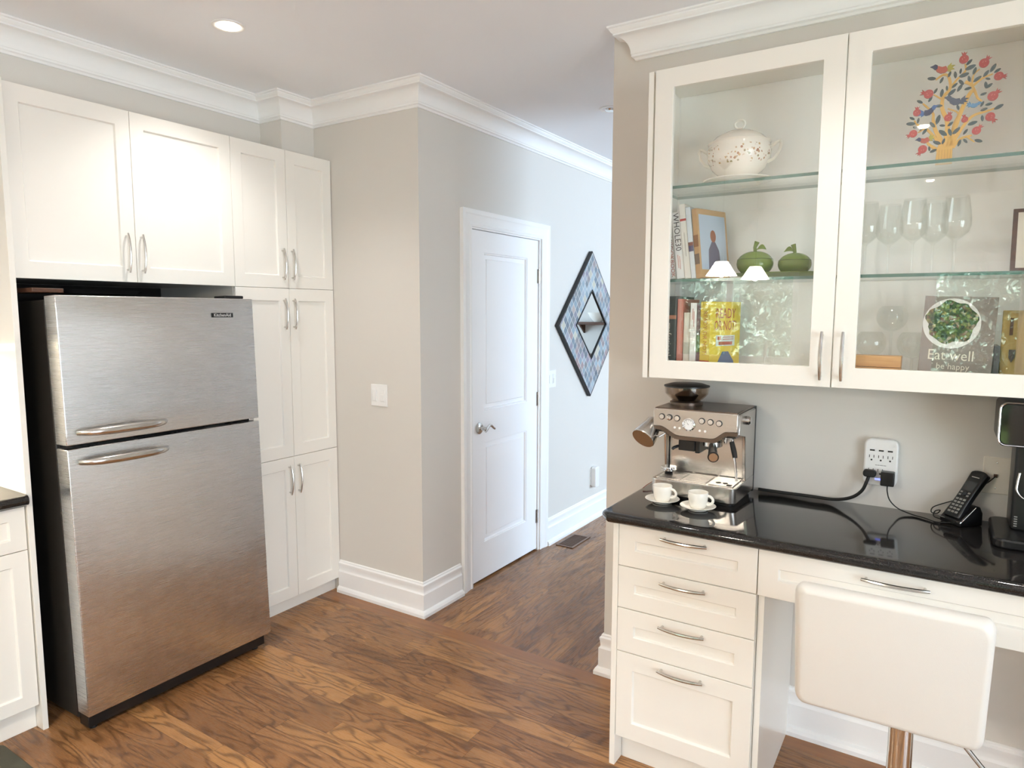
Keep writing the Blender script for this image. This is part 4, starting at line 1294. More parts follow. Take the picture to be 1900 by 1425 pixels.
    for (fx_, fy_, r, ang) in fruits:
        c = Vector(Z(fx_, fy_))
        R = r * S / 4.75
        a = rad(ang)
        d = Vector((math.cos(a), math.sin(a)))
        nn = Vector((-d.y, d.x))
        out = []
        for i in range(20):
            th = 2 * PI * i / 20 + 0.35
            if 0.35 <= th < 2 * PI - 0.34:
                q = c + d * (R * math.cos(th)) + nn * (R * math.sin(th))
                out.append((q.x, q.y))
        crown = []
        for k, (aa, bb) in enumerate(((0.95, -0.32), (1.75, -0.62), (1.35, -0.22), (1.8, 0.0), (1.35, 0.22), (1.75, 0.62), (0.95, 0.32))):
            q = c + d * (R * aa) + nn * (R * bb)
            crown.append((q.x, q.y))
        mb = MB()
        mb.prism(crown + out, mp, -0.002, 0.0034)
        fo = mb.build('pomegranate', fruit_m, t, smooth=0)
        sd = MB()
        for k in range(5):
            q = c + nn * (R * 0.45 * math.sin(k * 2.4)) + d * (R * 0.4 * math.cos(k * 1.7))
            sd.prism([(q.x + R * 0.10 * math.cos(2 * PI * i / 6), q.y + R * 0.10 * math.sin(2 * PI * i / 6)) for i in range(6)], mp, 0.0034, 0.0038)
        sd.build('seeds', seed_m, fo, smooth=0)
    # birds: head, body, fanned tail; flip = facing left
    def bird(bx, by, s, flip, cb, ch, ct, tilt=0.0):
        c = Vector(Z(bx, by))
        k = s * 1.3 * S / 4.75
        def loc(u, v):
            u, v = (u * math.cos(tilt) - v * math.sin(tilt), u * math.sin(tilt) + v * math.cos(tilt))
            return (c.x + (-u if flip else u) * k, c.y + v * k)
        body = [(-45, -8), (-30, -28), (0, -34), (30, -22), (48, 4), (30, 22), (0, 14), (-25, 22)]
        b = MB().prism([loc(*p) for p in body], mp, -0.002, 0.0032).build('bird', plain('bird body', cb, 0.45), t, smooth=0)
        hd = [(30, -2), (46, -8), (66, 8), (84, 14), (66, 24), (52, 34), (34, 26)]
        MB().prism([loc(*p) for p in hd], mp, -0.0022, 0.0038).build('head', plain('bird head', ch, 0.45), b, smooth=0)
        tl = [(-35, -15), (-70, -22), (-62, -6), (-88, 0), (-68, 12), (-86, 30), (-60, 28), (-58, 48), (-36, 20)]
        MB().prism([loc(*p) for p in tl], mp, -0.0018, 0.0030).build('tail', plain('bird tail', ct, 0.45), b, smooth=0)
    red, blu, navy, yel, gry = srgb(184, 84, 64), srgb(70, 110, 170), srgb(62, 66, 96), srgb(176, 164, 60), srgb(82, 90, 110)
    bird(1120, 355, 1.0, True, red, navy, yel, 0.15)
    bird(1265, 640, 1.0, True, gry, gry, gry, 0.25)
    bird(1020, 705, 0.9, False, navy, blu, blu, 0.35)
    bird(1445, 695, 0.62, False, srgb(104, 150, 190), srgb(104, 150, 190), srgb(104, 150, 190), 0.0)
    bird(1000, 950, 0.8, True, red, navy, yel, -0.1)
cabinet_contents()

# ============================================================ ON THE WORKTOP
def espresso():
    X0, X1 = -0.878, -0.574
    YF, YBk = 2.325, 2.605
    Z0 = ZK + 0.0005
    xm = (X0 + X1) / 2
    global MACHINE
    MACHINE = t = thing('espresso_machine', 'stainless steel espresso machine with bean hopper on the black worktop', 'coffee machine', (xm, 2.46, Z0))
    st, bk = M['steel_m'], M['plastic_black']
    zt = 1.246
    # tray base
    b = MB()
    b.prism(rrect(X0, X1, YF, 2.60, 0.022), lambda u, v, w_: (u, v, w_), Z0 + 0.010, Z0 + 0.066)
    b.build('drip_tray', st, t, bevel=0.003)
    b = MB()
    b.prism(rrect(X0 + 0.012, X1 - 0.012, YF + 0.012, 2.59, 0.018), lambda u, v, w_: (u, v, w_), Z0, Z0 + 0.010)
    b.build('foot', M['rubber'], t)
    g = MB()
    zz = Z0 + 0.0665
    for k in range(2):
        xa = X0 + 0.016 + k * 0.094
        for i in range(8):
            yy = YF + 0.018 + i * 0.016
            g.box(xa, xa + 0.086, yy, yy + 0.0085, zz, zz + 0.003)
    g.box(X0 + 0.204, X1 - 0.014, YF + 0.016, YF + 0.145, zz, zz + 0.003)
    gr = g.build('drip_grille', st, t, bevel=0.0006)
    d = MB()
    for (dx, dy, r) in ((0.232, 0.052, 0.010), (0.256, 0.052, 0.009), (0.275, 0.030, 0.010)):
        d.lathe([(0, 0), (r, 0), (r, 0.0006), (0, 0.0006)], (X0 + dx, YF + dy, zz + 0.0032), 16)
    d.build('drain_hole', M['rubber'], gr)
    # rear column with steel splash plate
    MB().box(X0 + 0.016, X1 - 0.010, 2.480, 2.600, Z0 + 0.066, 1.168).build('splash_panel', st, t, bevel=0.002)
    b = MB()
    b.prism(rrect(X0 + 0.004, X1, 2.575, YBk, 0.010), lambda u, v, w_: (u, v, w_), Z0 + 0.004, zt - 0.004)
    b.build('rear_casing', bk, t)
    # right and left side cheeks
    prof = [(2.462, Z0 + 0.066), (2.578, Z0 + 0.066), (2.578, zt - 0.012), (2.372, zt - 0.012), (2.350, 1.168), (2.440, 1.150)]
    for a, c in ((X1 - 0.012, X1), (X0 + 0.004, X0 + 0.014)):
        MB().prism(prof, lambda u, v, w_: (w_, u, v), a, c).build('side_cheek', st, t, bevel=0.002)
    # head
    fy = FY(2.332)
    out = [(X0 + 0.002, zt - 0.004), (X0 + 0.002, 1.178)]
    for i in range(9):
        s_ = i / 8
        out.append((X0 + 0.025 + 0.075 * s_, 1.178 - 0.030 * (0.5 - 0.5 * math.cos(PI * s_))))
    for i in range(9):
        s_ = i / 8
        out.append((X1 - 0.088 + 0.055 * s_, 1.148 + 0.030 * (0.5 - 0.5 * math.cos(PI * s_))))
    out += [(X1 - 0.002, 1.178), (X1 - 0.002, zt - 0.004)]
    MB().prism(out, fy, -0.016, 0.0).build('control_panel', st, t, bevel=0.0025)
    dark = plain('bronze grey trim', srgb(112, 98, 88), 0.3, 0.8)
    lip = [(a, b_ - 0.0135) for a, b_ in out[1:-1]] + [(a, b_ + 0.001) for a, b_ in reversed(out[1:-1])]
    lp = MB()
    n = len(out) - 2
    for i in range(n - 1):
        (a0, b0), (a1, b1) = out[1 + i], out[2 + i]
        lp.mbox(lambda u, v, w_: fy(u, v, w_), min(a0, a1) - 0.0004, max(a0, a1) + 0.0004, min(b0, b1) - 0.0125, max(b0, b1) - 0.0002, -0.016, -0.0006)
    lp.build('panel_lip', dark, t, smooth=0)
    MB().box(X0 + 0.004, X1 - 0.002, 2.350, 2.578, 1.172, zt - 0.008).build('head_casing', st, t, bevel=0.003)
    MB().box(X0 + 0.006, X1 - 0.004, 2.338, 2.580, zt - 0.0075, zt).build('cup_warmer', dark, t, bevel=0.003)
    MB().box(X0 + 0.010, X1 - 0.012, 2.352, 2.470, 1.155, 1.1715).build('underside', bk, t, smooth=0)
    # buttons: six, and the gauge
    pos = [(-0.843, 1.214), (-0.815, 1.213), (-0.787, 1.212), (-0.698, 1.2095), (-0.668, 1.208), (-0.638, 1.206)]
    for i, (bx, bz) in enumerate(pos):
        b = MB()
        b.lathe([(0, 0.001), (0.0112, 0.001), (0.0112, -0.002), (0.0098, -0.003), (0, -0.003)], (bx, 2.332, bz), 20, 'Y')
        o = b.build('button_ring', M['plastic_black'], t)
        b = MB()
        b.lathe([(0, -0.003), (0.0090, -0.003), (0.0085, -0.0055 if i != 1 else -0.012), (0, -0.0058 if i != 1 else -0.0125)], (bx, 2.332, bz), 20, 'Y')
        b.build('button', M['chrome'], o)
    g = MB()
    gx, gz = -0.7440, 1.1925
    g.lathe([(0, 0), (0.0225, 0), (0.0225, -0.004), (0.019, -0.006), (0.018, -0.004), (0, -0.004)], (gx, 2.332, gz), 32, 'Y')
    go = g.build('pressure_gauge', M['chrome'], t)
    g = MB()
    g.lathe([(0, 0), (0.0175, 0), (0, -0.0003)], (gx, 2.3275, gz), 32, 'Y')
    g.build('dial_face', M['plastic_white'], go, smooth=0)
    g = MB()
    for k in range(9):
        a = rad(210 - 30 * k)
        c, s_ = math.cos(a), math.sin(a)
        g.prism([(gx + 0.0130 * c - 0.0005 * s_, gz + 0.0130 * s_ + 0.0005 * c), (gx + 0.0160 * c - 0.0005 * s_, gz + 0.0160 * s_ + 0.0005 * c), (gx + 0.0160 * c + 0.0005 * s_, gz + 0.0160 * s_ - 0.0005 * c), (gx + 0.0130 * c + 0.0005 * s_, gz + 0.0130 * s_ - 0.0005 * c)], FY(2.3270), 0, 0.0003)
    g.prism([(gx - 0.001, gz), (gx + 0.001, gz), (gx - 0.008, gz + 0.010)], FY(2.3270), 0, 0.0004)
    g.build('dial_marks', M['plastic_black'], go, smooth=0)
    for (bx, bz) in ((-0.795, 1.178), (-0.777, 1.177), (-0.705, 1.1745), (-0.686, 1.174)):
        MB().lathe([(0, 0), (0.0042, 0), (0.0042, -0.0014), (0, -0.0014)], (bx, 2.332, bz), 12, 'Y').build('indicator_lamp', M['plastic_white'], t)
    # grinder outlet and cradle
    gx = -0.772
    MB().lathe([(0, 0.0), (0.031, 0.0), (0.031, -0.024), (0.026, -0.028), (0, -0.028)], (gx, 2.400, 1.1545), 24).build('grinder_collar', M['chrome'], t)
    b = MB()
    b.box(gx - 0.024, gx + 0.036, 2.380, 2.480, 1.088, 1.126)
    b.box(gx + 0.036, gx + 0.052, 2.385, 2.480, 1.082, 1.150)
    b.tube([(gx - 0.022, 2.378, 1.104), (gx - 0.036, 2.365, 1.098), (gx - 0.040, 2.360, 1.092)], 0.006, 8)
    b.build('grinder_cradle', bk, t, bevel=0.003)
    # group head and portafilter
    px = -0.680
    MB().lathe([(0, 0), (0.036, 0), (0.036, -0.020), (0.033, -0.026), (0, -0.026)], (px, 2.410, 1.1545), 28).build('group_head', M['chrome'], t)
    pf = MB().lathe([(0, 0), (0.034, 0), (0.034, -0.016), (0.028, -0.020), (0, -0.020)], (px, 2.410, 1.128), 28).build('portafilter', st, t)
    b = MB()
    b.tube([(px + 0.006, 2.385, 1.119), (px + 0.018, 2.345, 1.117), (px + 0.027, 2.315, 1.115), (px + 0.044, 2.262, 1.109), (px + 0.051, 2.240, 1.106)], [0.011, 0.014, 0.014, 0.0165, 0.0185], 18)
    b.build('handle', bk, pf)
    b = MB()
    v = Vector((0.007, -0.022, -0.003)).normalized()
    c0 = Vector((px + 0.051, 2.240, 1.106))
    b.tube([c0 + v * 0.0002, c0 + v * 0.003], 0.0145, 20)
    b.build('end_cap', M['nickel'], pf)
    b = MB()
    b.tube([(px - 0.010, 2.410, 1.108), (px - 0.012, 2.405, 1.096)], 0.006, 8)
    b.tube([(px + 0.010, 2.410, 1.108), (px + 0.012, 2.405, 1.096)], 0.006, 8)
    b.build('spout', st, pf)
    # hot water outlet and steam wand
    MB().tube([(px + 0.048, 2.400, 1.156), (px + 0.048, 2.398, 1.128)], 0.0055, 10).build('water_outlet', M['chrome'], t)
    sx = X1 - 0.016
    wd = MB().tube([(sx - 0.010, 2.375, 1.160), (sx - 0.010, 2.368, 1.135), (sx - 0.006, 2.362, 1.110), (sx + 0.006, 2.350, 1.070), (sx + 0.014, 2.344, 1.010)], 0.0042, 10).build('steam_wand', M['chrome'], t)
    MB().tube([(sx - 0.013, 2.369, 1.140), (sx - 0.001, 2.360, 1.105), (sx + 0.004, 2.354, 1.088)], [0.0085, 0.0095, 0.0085], 12).build('grip', M['rubber'], wd)
    MB().lathe([(0, 0), (0.016, 0), (0.016, 0.012), (0.012, 0.016), (0, 0.016)], (X1 + 0.0003, 2.445, 1.208), 20, 'X').build('steam_knob', M['chrome'], t)
    # hopper
    hx, hy = -0.800, 2.470
    MB().lathe([(0, 0), (0.060, 0), (0.060, 0.010), (0.052, 0.014), (0, 0.014)], (hx, hy, zt + 0.0003), 36).build('hopper_collar', dark, t)
    hp = MB().lathe([(0.050, 0.0145), (0.060, 0.022), (0.078, 0.040), (0.0805, 0.058), (0.0805, 0.066), (0.078, 0.066), (0.075, 0.042), (0.055, 0.024), (0.048, 0.0165)], (hx, hy, zt), 40, closed_profile=True).build('bean_hopper', M['smoke'], t)
    MB().lathe([(0, 0.0148), (0.030, 0.0148), (0.044, 0.034), (0.034, 0.040), (0.016, 0.050), (0.010, 0.062), (0, 0.062)], (hx, hy, zt), 24).build('beans', plain('coffee beans', srgb(24, 20, 18), 0.5), hp)
    MB().lathe([(0, 0.0665), (0.083, 0.0665), (0.083, 0.071), (0.060, 0.078), (0, 0.080)], (hx, hy, zt), 40).build('hopper_lid', M['plastic_black'], hp)
    # milk jug hanging on the left
    t = thing('milk_jug', 'steel milk jug hanging tilted at the left side of the coffee machine', 'jug', (-0.908, 2.316, 1.128), local=True)
    t.rotation_euler = (rad(-52), rad(3), rad(-14))
    MB().lathe([(0, 0), (0.043, 0), (0.045, 0.003), (0.043, 0.020), (0.034, 0.060), (0.031, 0.085), (0.030, 0.085), (0.033, 0.060), (0.041, 0.020), (0.041, 0.004), (0, 0.004)], (0, 0, 0), 32).build('jug_body', M['nickel'], t)
    MB().tube([(0.036, 0, 0.072), (0.062, 0, 0.070), (0.068, 0, 0.045), (0.056, 0, 0.026), (0.042, 0, 0.028)], 0.004, 8).build('handle', M['nickel'], t)
    # small stack of steel rings on the drip tray
    zz = Z0 + 0.0702
    t = thing('steel_tamper', 'small round steel tamper at the left of the drip tray behind the left cup', 'tamper', (-0.838, 2.405, zz))
    MB().lathe([(0, 0), (0.014, 0), (0.016, 0.004), (0.010, 0.008), (0, 0.008)], (-0.838, 2.405, zz), 20).build('base', M['rubber'], t)
    MB().lathe([(0, 0.008), (0.020, 0.010), (0.028, 0.016), (0.028, 0.019), (0.020, 0.019), (0.018, 0.022), (0.029, 0.026), (0.028, 0.029), (0, 0.029)], (-0.838, 2.405, zz), 28).build('rim', M['chrome'], t)
espresso()

def cups():
    def cup(x, y, rz, lab_c, lab_s):
        z = ZK + 0.0004
        t = thing('saucer', lab_s, 'saucer', (x, y, z), 0, 'coffee saucers')
        MB().lathe([(0, 0.001), (0.028, 0), (0.032, 0.001), (0.034, 0.004), (0.056, 0.012), (0.060, 0.0155), (0.0585, 0.0165), (0.040, 0.010), (0.026, 0.0068), (0, 0.0066)], (x, y, z), 40).build('dish', M['porcelain'], t)
        z2 = z + 0.0070
        t = thing('coffee_cup', lab_c, 'cup', (x, y, z2), rz, 'coffee cups', local=True)
        MB().lathe([(0, 0.0), (0.024, 0.0), (0.026, 0.003), (0.0305, 0.016), (0.0325, 0.035), (0.0340, 0.054), (0.0335, 0.0550), (0.0322, 0.054), (0.0305, 0.035), (0.028, 0.014), (0.020, 0.006), (0, 0.005)], (0, 0, 0), 40).build('bowl', M['porcelain'], t)
        pts = []
        for i in range(15):
            a = rad(100 - 205 * i / 14)
            pts.append((0.0345 + 0.0165 * math.cos(a), 0, 0.031 + 0.0145 * math.sin(a)))
        MB().tube(pts, 0.0036, 10, flat=1.3).build('handle', M['porcelain'], t)
    cup(-0.809, 2.262, rad(-6), 'white coffee cup on the left saucer in front of the coffee machine', 'white saucer nearest the left end of the black worktop')
    cup(-0.676, 2.243, rad(-2), 'white coffee cup on the right saucer in front of the coffee machine', 'white saucer in front of the right half of the coffee machine')
cups()

def bez(pts, n=10):
    P = [Vector(p) for p in pts]
    Q = []
    for i in range(len(P) - 1):
        p0, p1, p2, p3 = P[max(i - 1, 0)], P[i], P[i + 1], P[min(i + 2, len(P) - 1)]
        for k in range(n):
            s = k / n
            Q.append(0.5 * ((2 * p1) + (p2 - p0) * s + (2 * p0 - 5 * p1 + 4 * p2 - p3) * s * s + (3 * p1 - p0 - 3 * p2 + p3) * s ** 3))
    Q.append(P[-1])
    return Q

def small_electrics():
    z = ZK + 0.0004
    # little cable at the wall corner of the counter
    t = thing('cable_connector', 'small purple cable connector with thin red wire left of the coffee machine', 'cable', (-0.93, 2.55, z))
    MB().box(-0.922, -0.898, 2.545, 2.566, z, z + 0.022).build('connector', plain('purple plastic', srgb(74, 66, 100), 0.4), t, bevel=0.002)
    MB().tube(bez([(-0.920, 2.555, z + 0.010), (-0.930, 2.540, z + 0.012), (-0.934, 2.530, z + 0.016), (-0.922, 2.525, z + 0.020), (-0.926, 2.545, z + 0.018), (-0.934, 2.50, z + 0.009), (-0.9365, 2.44, z + 0.006), (-0.936, 2.40, z + 0.003)]), 0.0013, 6).build('wire', M['copper'], t)
    # surge protector on the wall
    t = thing('surge_protector', 'white wall surge protector with six outlets and a blue light', 'outlet', (-0.16, YW, 1.0))
    fy = FY(YW)
    u0, u1, v0, v1 = -0.2120, -0.1085, 0.9965, 1.1585
    MB().prism(rrect(u0, u1, v0, v1, 0.022), fy, 0.0, 0.030).build('housing', M['plastic_white'], t, bevel=0.006, seg=3)
    cx = (u0 + u1) / 2
    for i in (-1, 0, 1):
        MB().mbox(fy, cx + i * 0.027 - 0.0075, cx + i * 0.027 + 0.0075, 1.1165, 1.1215, 0.0295, 0.0305).build('usb_port', M['plastic_black'], t, smooth=0)
        b = MB()
        for zz in (1.092, 1.045):
            if zz < 1.08 and i == 1: continue
            for sgn in (-1, 1):
                b.mbox(fy, cx + i * 0.028 + sgn * 0.0068 - 0.0010, cx + i * 0.028 + sgn * 0.0068 + 0.0010, zz + 0.001, zz + 0.0105, 0.0295, 0.0305)
            b.prism([(cx + i * 0.028 + 0.0030 * math.cos(2 * PI * k / 10), zz - 0.0065 + 0.0030 * math.sin(2 * PI * k / 10)) for k in range(10)], fy, 0.0295, 0.0305)
        b.build('outlet_slots', M['plastic_black'], t, smooth=0)
    b = MB()
    for a0, a1 in ((-0.016, -0.010), (-0.009, -0.003), (-0.002, 0.008), (0.009, 0.017)): b.mbox(fy, cx + a0, cx + a1, 1.0675, 1.0692, 0.0298, 0.0303)
    b.build('brand_mark', plain('grey print', srgb(110, 110, 115), 0.5), t, smooth=0)
    MB().mbox(fy, cx - 0.014, cx + 0.008, 1.0165, 1.0225, 0.0295, 0.0308).build('indicator_light', M['led_blue'], t, smooth=0)
    # power cord of the coffee machine
    t = MACHINE
    cable = MB().tube(bez([(-0.192, YW - 0.046, 1.034), (-0.198, YW - 0.048, 1.010), (-0.212, YW - 0.046, 0.975), (-0.245, YW - 0.038, 0.945), (-0.300, YW - 0.028, 0.928), (-0.38, YW - 0.020, z + 0.0075), (-0.47, YW - 0.016, z + 0.006), (-0.560, YW - 0.014, z + 0.006)]), 0.0056, 10).build('power_cord', M['rubber'], t)
    MB().prism(rrect(-0.2105, -0.1705, 1.0285, 1.0525, 0.010), fy, 0.0305, 0.056).build('plug', M['rubber'], cable, bevel=0.004)
    # adaptor with phone cable
    t = thing('power_adaptor', 'square black power adaptor plugged into the right side of the surge protector', 'adaptor', (-0.135, YW - 0.03, 1.03))
    MB().prism(rrect(-0.156, -0.115, 1.006, 1.053, 0.004), fy, 0.0305, 0.066).build('housing', M['plastic_black'], t, bevel=0.003)
    MB().tube(bez([(-0.135, YW - 0.050, 1.006), (-0.134, YW - 0.050, 0.985), (-0.125, YW - 0.045, 0.955), (-0.100, YW - 0.040, 0.930), (-0.060, YW - 0.060, z + 0.003), (-0.02, YW - 0.085, z + 0.0024), (0.01, YW - 0.11, z + 0.0024), (0.050, YW - 0.105, z + 0.005)]), 0.0020, 8).build('cable', M['rubber'], t)
    # telephone wall plate
    t = thing('telephone_wall_plate', 'beige wall plate with a telephone jack behind the cordless phone', 'wall plate', (0.163, YW, 1.02))
    MB().mbox(fy, 0.128, 0.200, 1.012, 1.130, 0.0, 0.005).build('cover_plate', paint('ivory plastic', srgb(232, 224, 212), 0.4), t, bevel=0.002)
    MB().mbox(fy, 0.157, 0.167, 1.066, 1.076, 0.005, 0.014).build('jack_plug', M['walnut'], t, bevel=0.001)
    for zz in (1.030, 1.112):
        MB().lathe([(0, 0), (0.0028, 0), (0.0022, -0.0012), (0, -0.0014)], (0.164, YW - 0.005, zz), 10, 'Y').build('screw', M['nickel'], t)
    # cordless phone: charging base and handset
    bx, by = 0.078, 2.556
    t = thing('phone_base', 'black charging base of the cordless telephone', 'phone base', (bx, by, z), rad(-45), local=True)
    prof = [(-0.044, 0.0), (0.040, 0.0), (0.040, 0.040), (0.028, 0.062), (0.010, 0.060), (-0.044, 0.016)]
    MB().prism(prof, lambda u, v, w_: (w_, u, v), -0.040, 0.040).build('cradle', M['plastic_black'], t, bevel=0.004)
    b = MB()
    b.tube([(-0.0405, -0.040, 0.0175), (-0.0405, -0.0455, 0.0150), (0.0405, -0.0455, 0.0150), (0.0405, -0.040, 0.0175), (0.0405, 0.010, 0.0600)], 0.0012, 6)
    b.build('silver_edge', M['chrome'], t)
    MB().tube(bez([(0.162, YW - 0.015, 1.070), (0.142, YW - 0.020, 1.048), (0.110, YW - 0.022, 1.020), (0.070, YW - 0.022, 0.985), (0.030, YW - 0.025, 0.965), (0.000, YW - 0.030, 0.948), (-0.004, YW - 0.035, 0.932), (0.012, YW - 0.035, 0.930), (0.020, YW - 0.035, 0.942), (0.006, YW - 0.040, 0.938), (0.004, YW - 0.060, 0.925), (0.030, YW - 0.075, z + 0.004), (0.055, YW - 0.085, z + 0.006)]), 0.0018, 8).xform((Matrix.Translation((bx, by, z)) @ Matrix.Rotation(rad(-45), 4, 'Z')).inverted()).build('telephone_cord', M['rubber'], t)
    t = thing('cordless_handset', 'black cordless telephone handset with grey keys leaning in its base', 'telephone', (bx - 0.026, by - 0.026, z + 0.020), rad(-45), local=True)
    t.scale = (1.14, 1.0, 1.0)
    t.rotation_euler = (rad(-37), 0, rad(-45))
    out = []
    for i in range(13):
        s_ = i / 12
        hw = 0.0255 - 0.003 * math.sin(PI * s_) + (0.001 if s_ < 0.2 else 0)
        out.append((hw, s_ * 0.165))
    top = [(0.0255 * math.cos(a), 0.165 + 0.012 * math.sin(a)) for a in [PI * k / 8 for k in range(1, 8)]]
    poly = out + top + [(-a, b_) for a, b_ in reversed(out)]
    MB().prism(poly, lambda u, v, w_: (u, -w_, v), -0.011, 0.011).build('handset_body', M['plastic_black'], t, bevel=0.005, seg=3)
    fz = lambda u, v, w_: (u, -0.011 - w_, v)
    MB().mbox(fz, -0.017, 0.017, 0.098, 0.132, 0.0, 0.0006).build('display', plain('dark display', srgb(62, 64, 66), 0.15), t, smooth=0)
    MB().mbox(fz, -0.012, 0.012, 0.148, 0.151, 0.0, 0.001).build('earpiece_slot', M['nickel'], t, smooth=0)
    key = plain('grey keys', srgb(150, 150, 146), 0.5)
    for r in range(5):
        for c_ in range(3):
            MB().mbox(fz, -0.0155 + c_ * 0.0115, -0.0070 + c_ * 0.0115, 0.014 + r * 0.0118, 0.021 + r * 0.0118, 0.0, 0.0016).build('key', key, t, bevel=0.0006)
    for (ku, kv) in ((-0.0155, 0.0775), (0.0085, 0.0775), (-0.0155, 0.0875), (0.0085, 0.0875)):
        MB().mbox(fz, ku, ku + 0.007, kv, kv + 0.006, 0.0, 0.0016).build('key', key, t, bevel=0.0006)
    MB().lathe([(0, 0), (0.0072, 0), (0.0066, -0.002), (0, -0.0022)], (0, -0.011, 0.086), 16, 'Y').build('navigation_pad', plain('dark pad', srgb(44, 46, 52), 0.3), t)
    # pod coffee brewer at the right edge
    t = thing('pod_coffee_maker', 'black pod coffee maker with chrome-edged head at the right edge', 'coffee machine', (0.27, 2.44, z))
    b = MB()
    b.prism(rrect(0.150, 0.385, 2.330, 2.600, 0.03), lambda u, v, w_: (u, v, w_), z, z + 0.028)
    b.build('base', M['plastic_black'], t, bevel=0.006)
    b = MB()
    b.prism(rrect(0.196, 0.365, 2.455, 2.598, 0.012), lambda u, v, w_: (u, v, w_), z + 0.0282, 1.285)
    b.build('column', M['plastic_black'], t, bevel=0.004)
    f3 = FY(2.400)
    MB().prism(rrect(0.147, 0.400, 1.205, 1.330, 0.018), f3, -0.195, 0.0).build('head', M['plastic_black'], t, bevel=0.004)
    b = MB()
    b.tube([f3(u, v, 0.0008) for u, v in rrect(0.148, 0.399, 1.206, 1.329, 0.018)], 0.0028, 8, closed=True)
    b.build('chrome_edge', M['chrome'], t)
    MB().prism(rrect(0.153, 0.394, 1.211, 1.324, 0.015), f3, 0.0006, 0.0016).build('front_panel', plain('gloss black panel', srgb(40, 34, 26), 0.04, 0.3), t, smooth=0)
    MB().lathe([(0, 0), (0.055, 0), (0.055, -0.012), (0.045, -0.016), (0, -0.016)], (0.270, 2.455 - 0.035, 1.2045), 28).build('brew_collar', M['plastic_black'], t)
    f4 = FY(2.455)
    b = MB()
    b.tube(bez([f4(0.209, 1.120, 0.006), f4(0.205, 1.090, 0.008), f4(0.205, 1.066, 0.010), f4(0.222, 1.046, 0.012), f4(0.245, 1.050, 0.012), f4(0.262, 1.072, 0.010), f4(0.262, 1.10, 0.008)]), 0.0030, 8)
    b.build('wire_loop', M['nickel'], t)
    b = MB()
    for i in range(5):
        b.mbox(f4, 0.204, 0.212, 0.985 - i * 0.007, 0.988 - i * 0.007, 0.0002, 0.0008)
    b.build('level_marks', key, t, smooth=0)
small_electrics()

# ============================================================ STOOL
def stool():
    cx, cy = -0.068, 1.815
    t = thing('bar_stool', 'white leatherette swivel bar stool with low back in front of the desk', 'stool', (cx, cy, 0), rad(0.5), local=True)
    def cushion(w, h, th, r, n=4):
        return w, h, th
    # seat: rounded slab
    def slab(mb, outline_fn, t0, t1, edge, puff):
        """lofted cushion: outline grows/shrinks towards both faces"""
        rings = []
        for k in range(9):
            a = PI * k / 8
            ins = edge * (1 - math.sin(a))
            w_ = (t0 + t1) / 2 - (t1 - t0) / 2 * math.cos(a)
            rings.append(outline_fn(ins, w_))
        mb.loft(rings)
    mb = MB()
    slab(mb, lambda ins, w_: [(u, v, w_) for u, v in rrect(-0.190 + ins, 0.190 - ins, -0.165 + ins, 0.205 - ins, 0.045, 6)], 0.690, 0.755, 0.022, 0)
    mb.build('seat', M['leather'], t, smooth=60)
    # backrest: slightly leaning, trapezoid with rounded corners
    mb = MB()
    def bo(ins, w_):
        pts = []
        for u, v in rrect(-1, 1, 0, 1, 0.10, 6):
            z = 0.672 + v * 0.310
            hw = 0.188 - 0.003 * (1 - v)
            zz = z + (ins if v < 0.5 else -ins) * abs(v - 0.5) * 2
            bow = 0.010 * (1 - u * u)
            lean = -0.045 * v
            pts.append((u * (hw - ins), -0.128 - w_ - lean * 0 - 0.058 * v - bow * 0.6, zz))
        return pts
    slab(mb, bo, 0.0, 0.055, 0.016, 0)
    mb.build('backrest', M['leather'], t, smooth=60)
    mb = MB()
    mb.box(-0.10, 0.13, -0.09, 0.11, 0.676, 0.6895)
    mb.build('seat_plate', M['chrome'], t, bevel=0.003)
    kx = 0.034
    MB().lathe([(0, 0.040), (0.031, 0.040), (0.031, 0.420), (0.027, 0.425), (0.027, 0.675), (0, 0.675)], (kx, 0.0, 0), 32).build('column', M['chrome'], t)
    MB().lathe([(0, 0.0), (0.205, 0.0), (0.205, 0.006), (0.15, 0.014), (0.05, 0.026), (0.036, 0.045), (0, 0.045)], (kx, 0, 0.0005), 48).build('base', M['chrome'], t)
    pts = [(kx + 0.16 * math.cos(a), 0.02 + 0.15 * math.sin(a), 0.235) for a in [PI * (0.04 + 0.92 * k / 20) for k in range(21)]]
    MB().tube([(kx + 0.028, 0.0, 0.235)] + pts + [(kx - 0.028, 0.0, 0.235)], 0.009, 10).build('footrest', M['chrome'], t)
    MB().tube([(0.07, -0.02, 0.672), (0.135, -0.050, 0.640), (0.205, -0.100, 0.585)], 0.0055, 10).build('height_lever', M['chrome'], t)
stool()

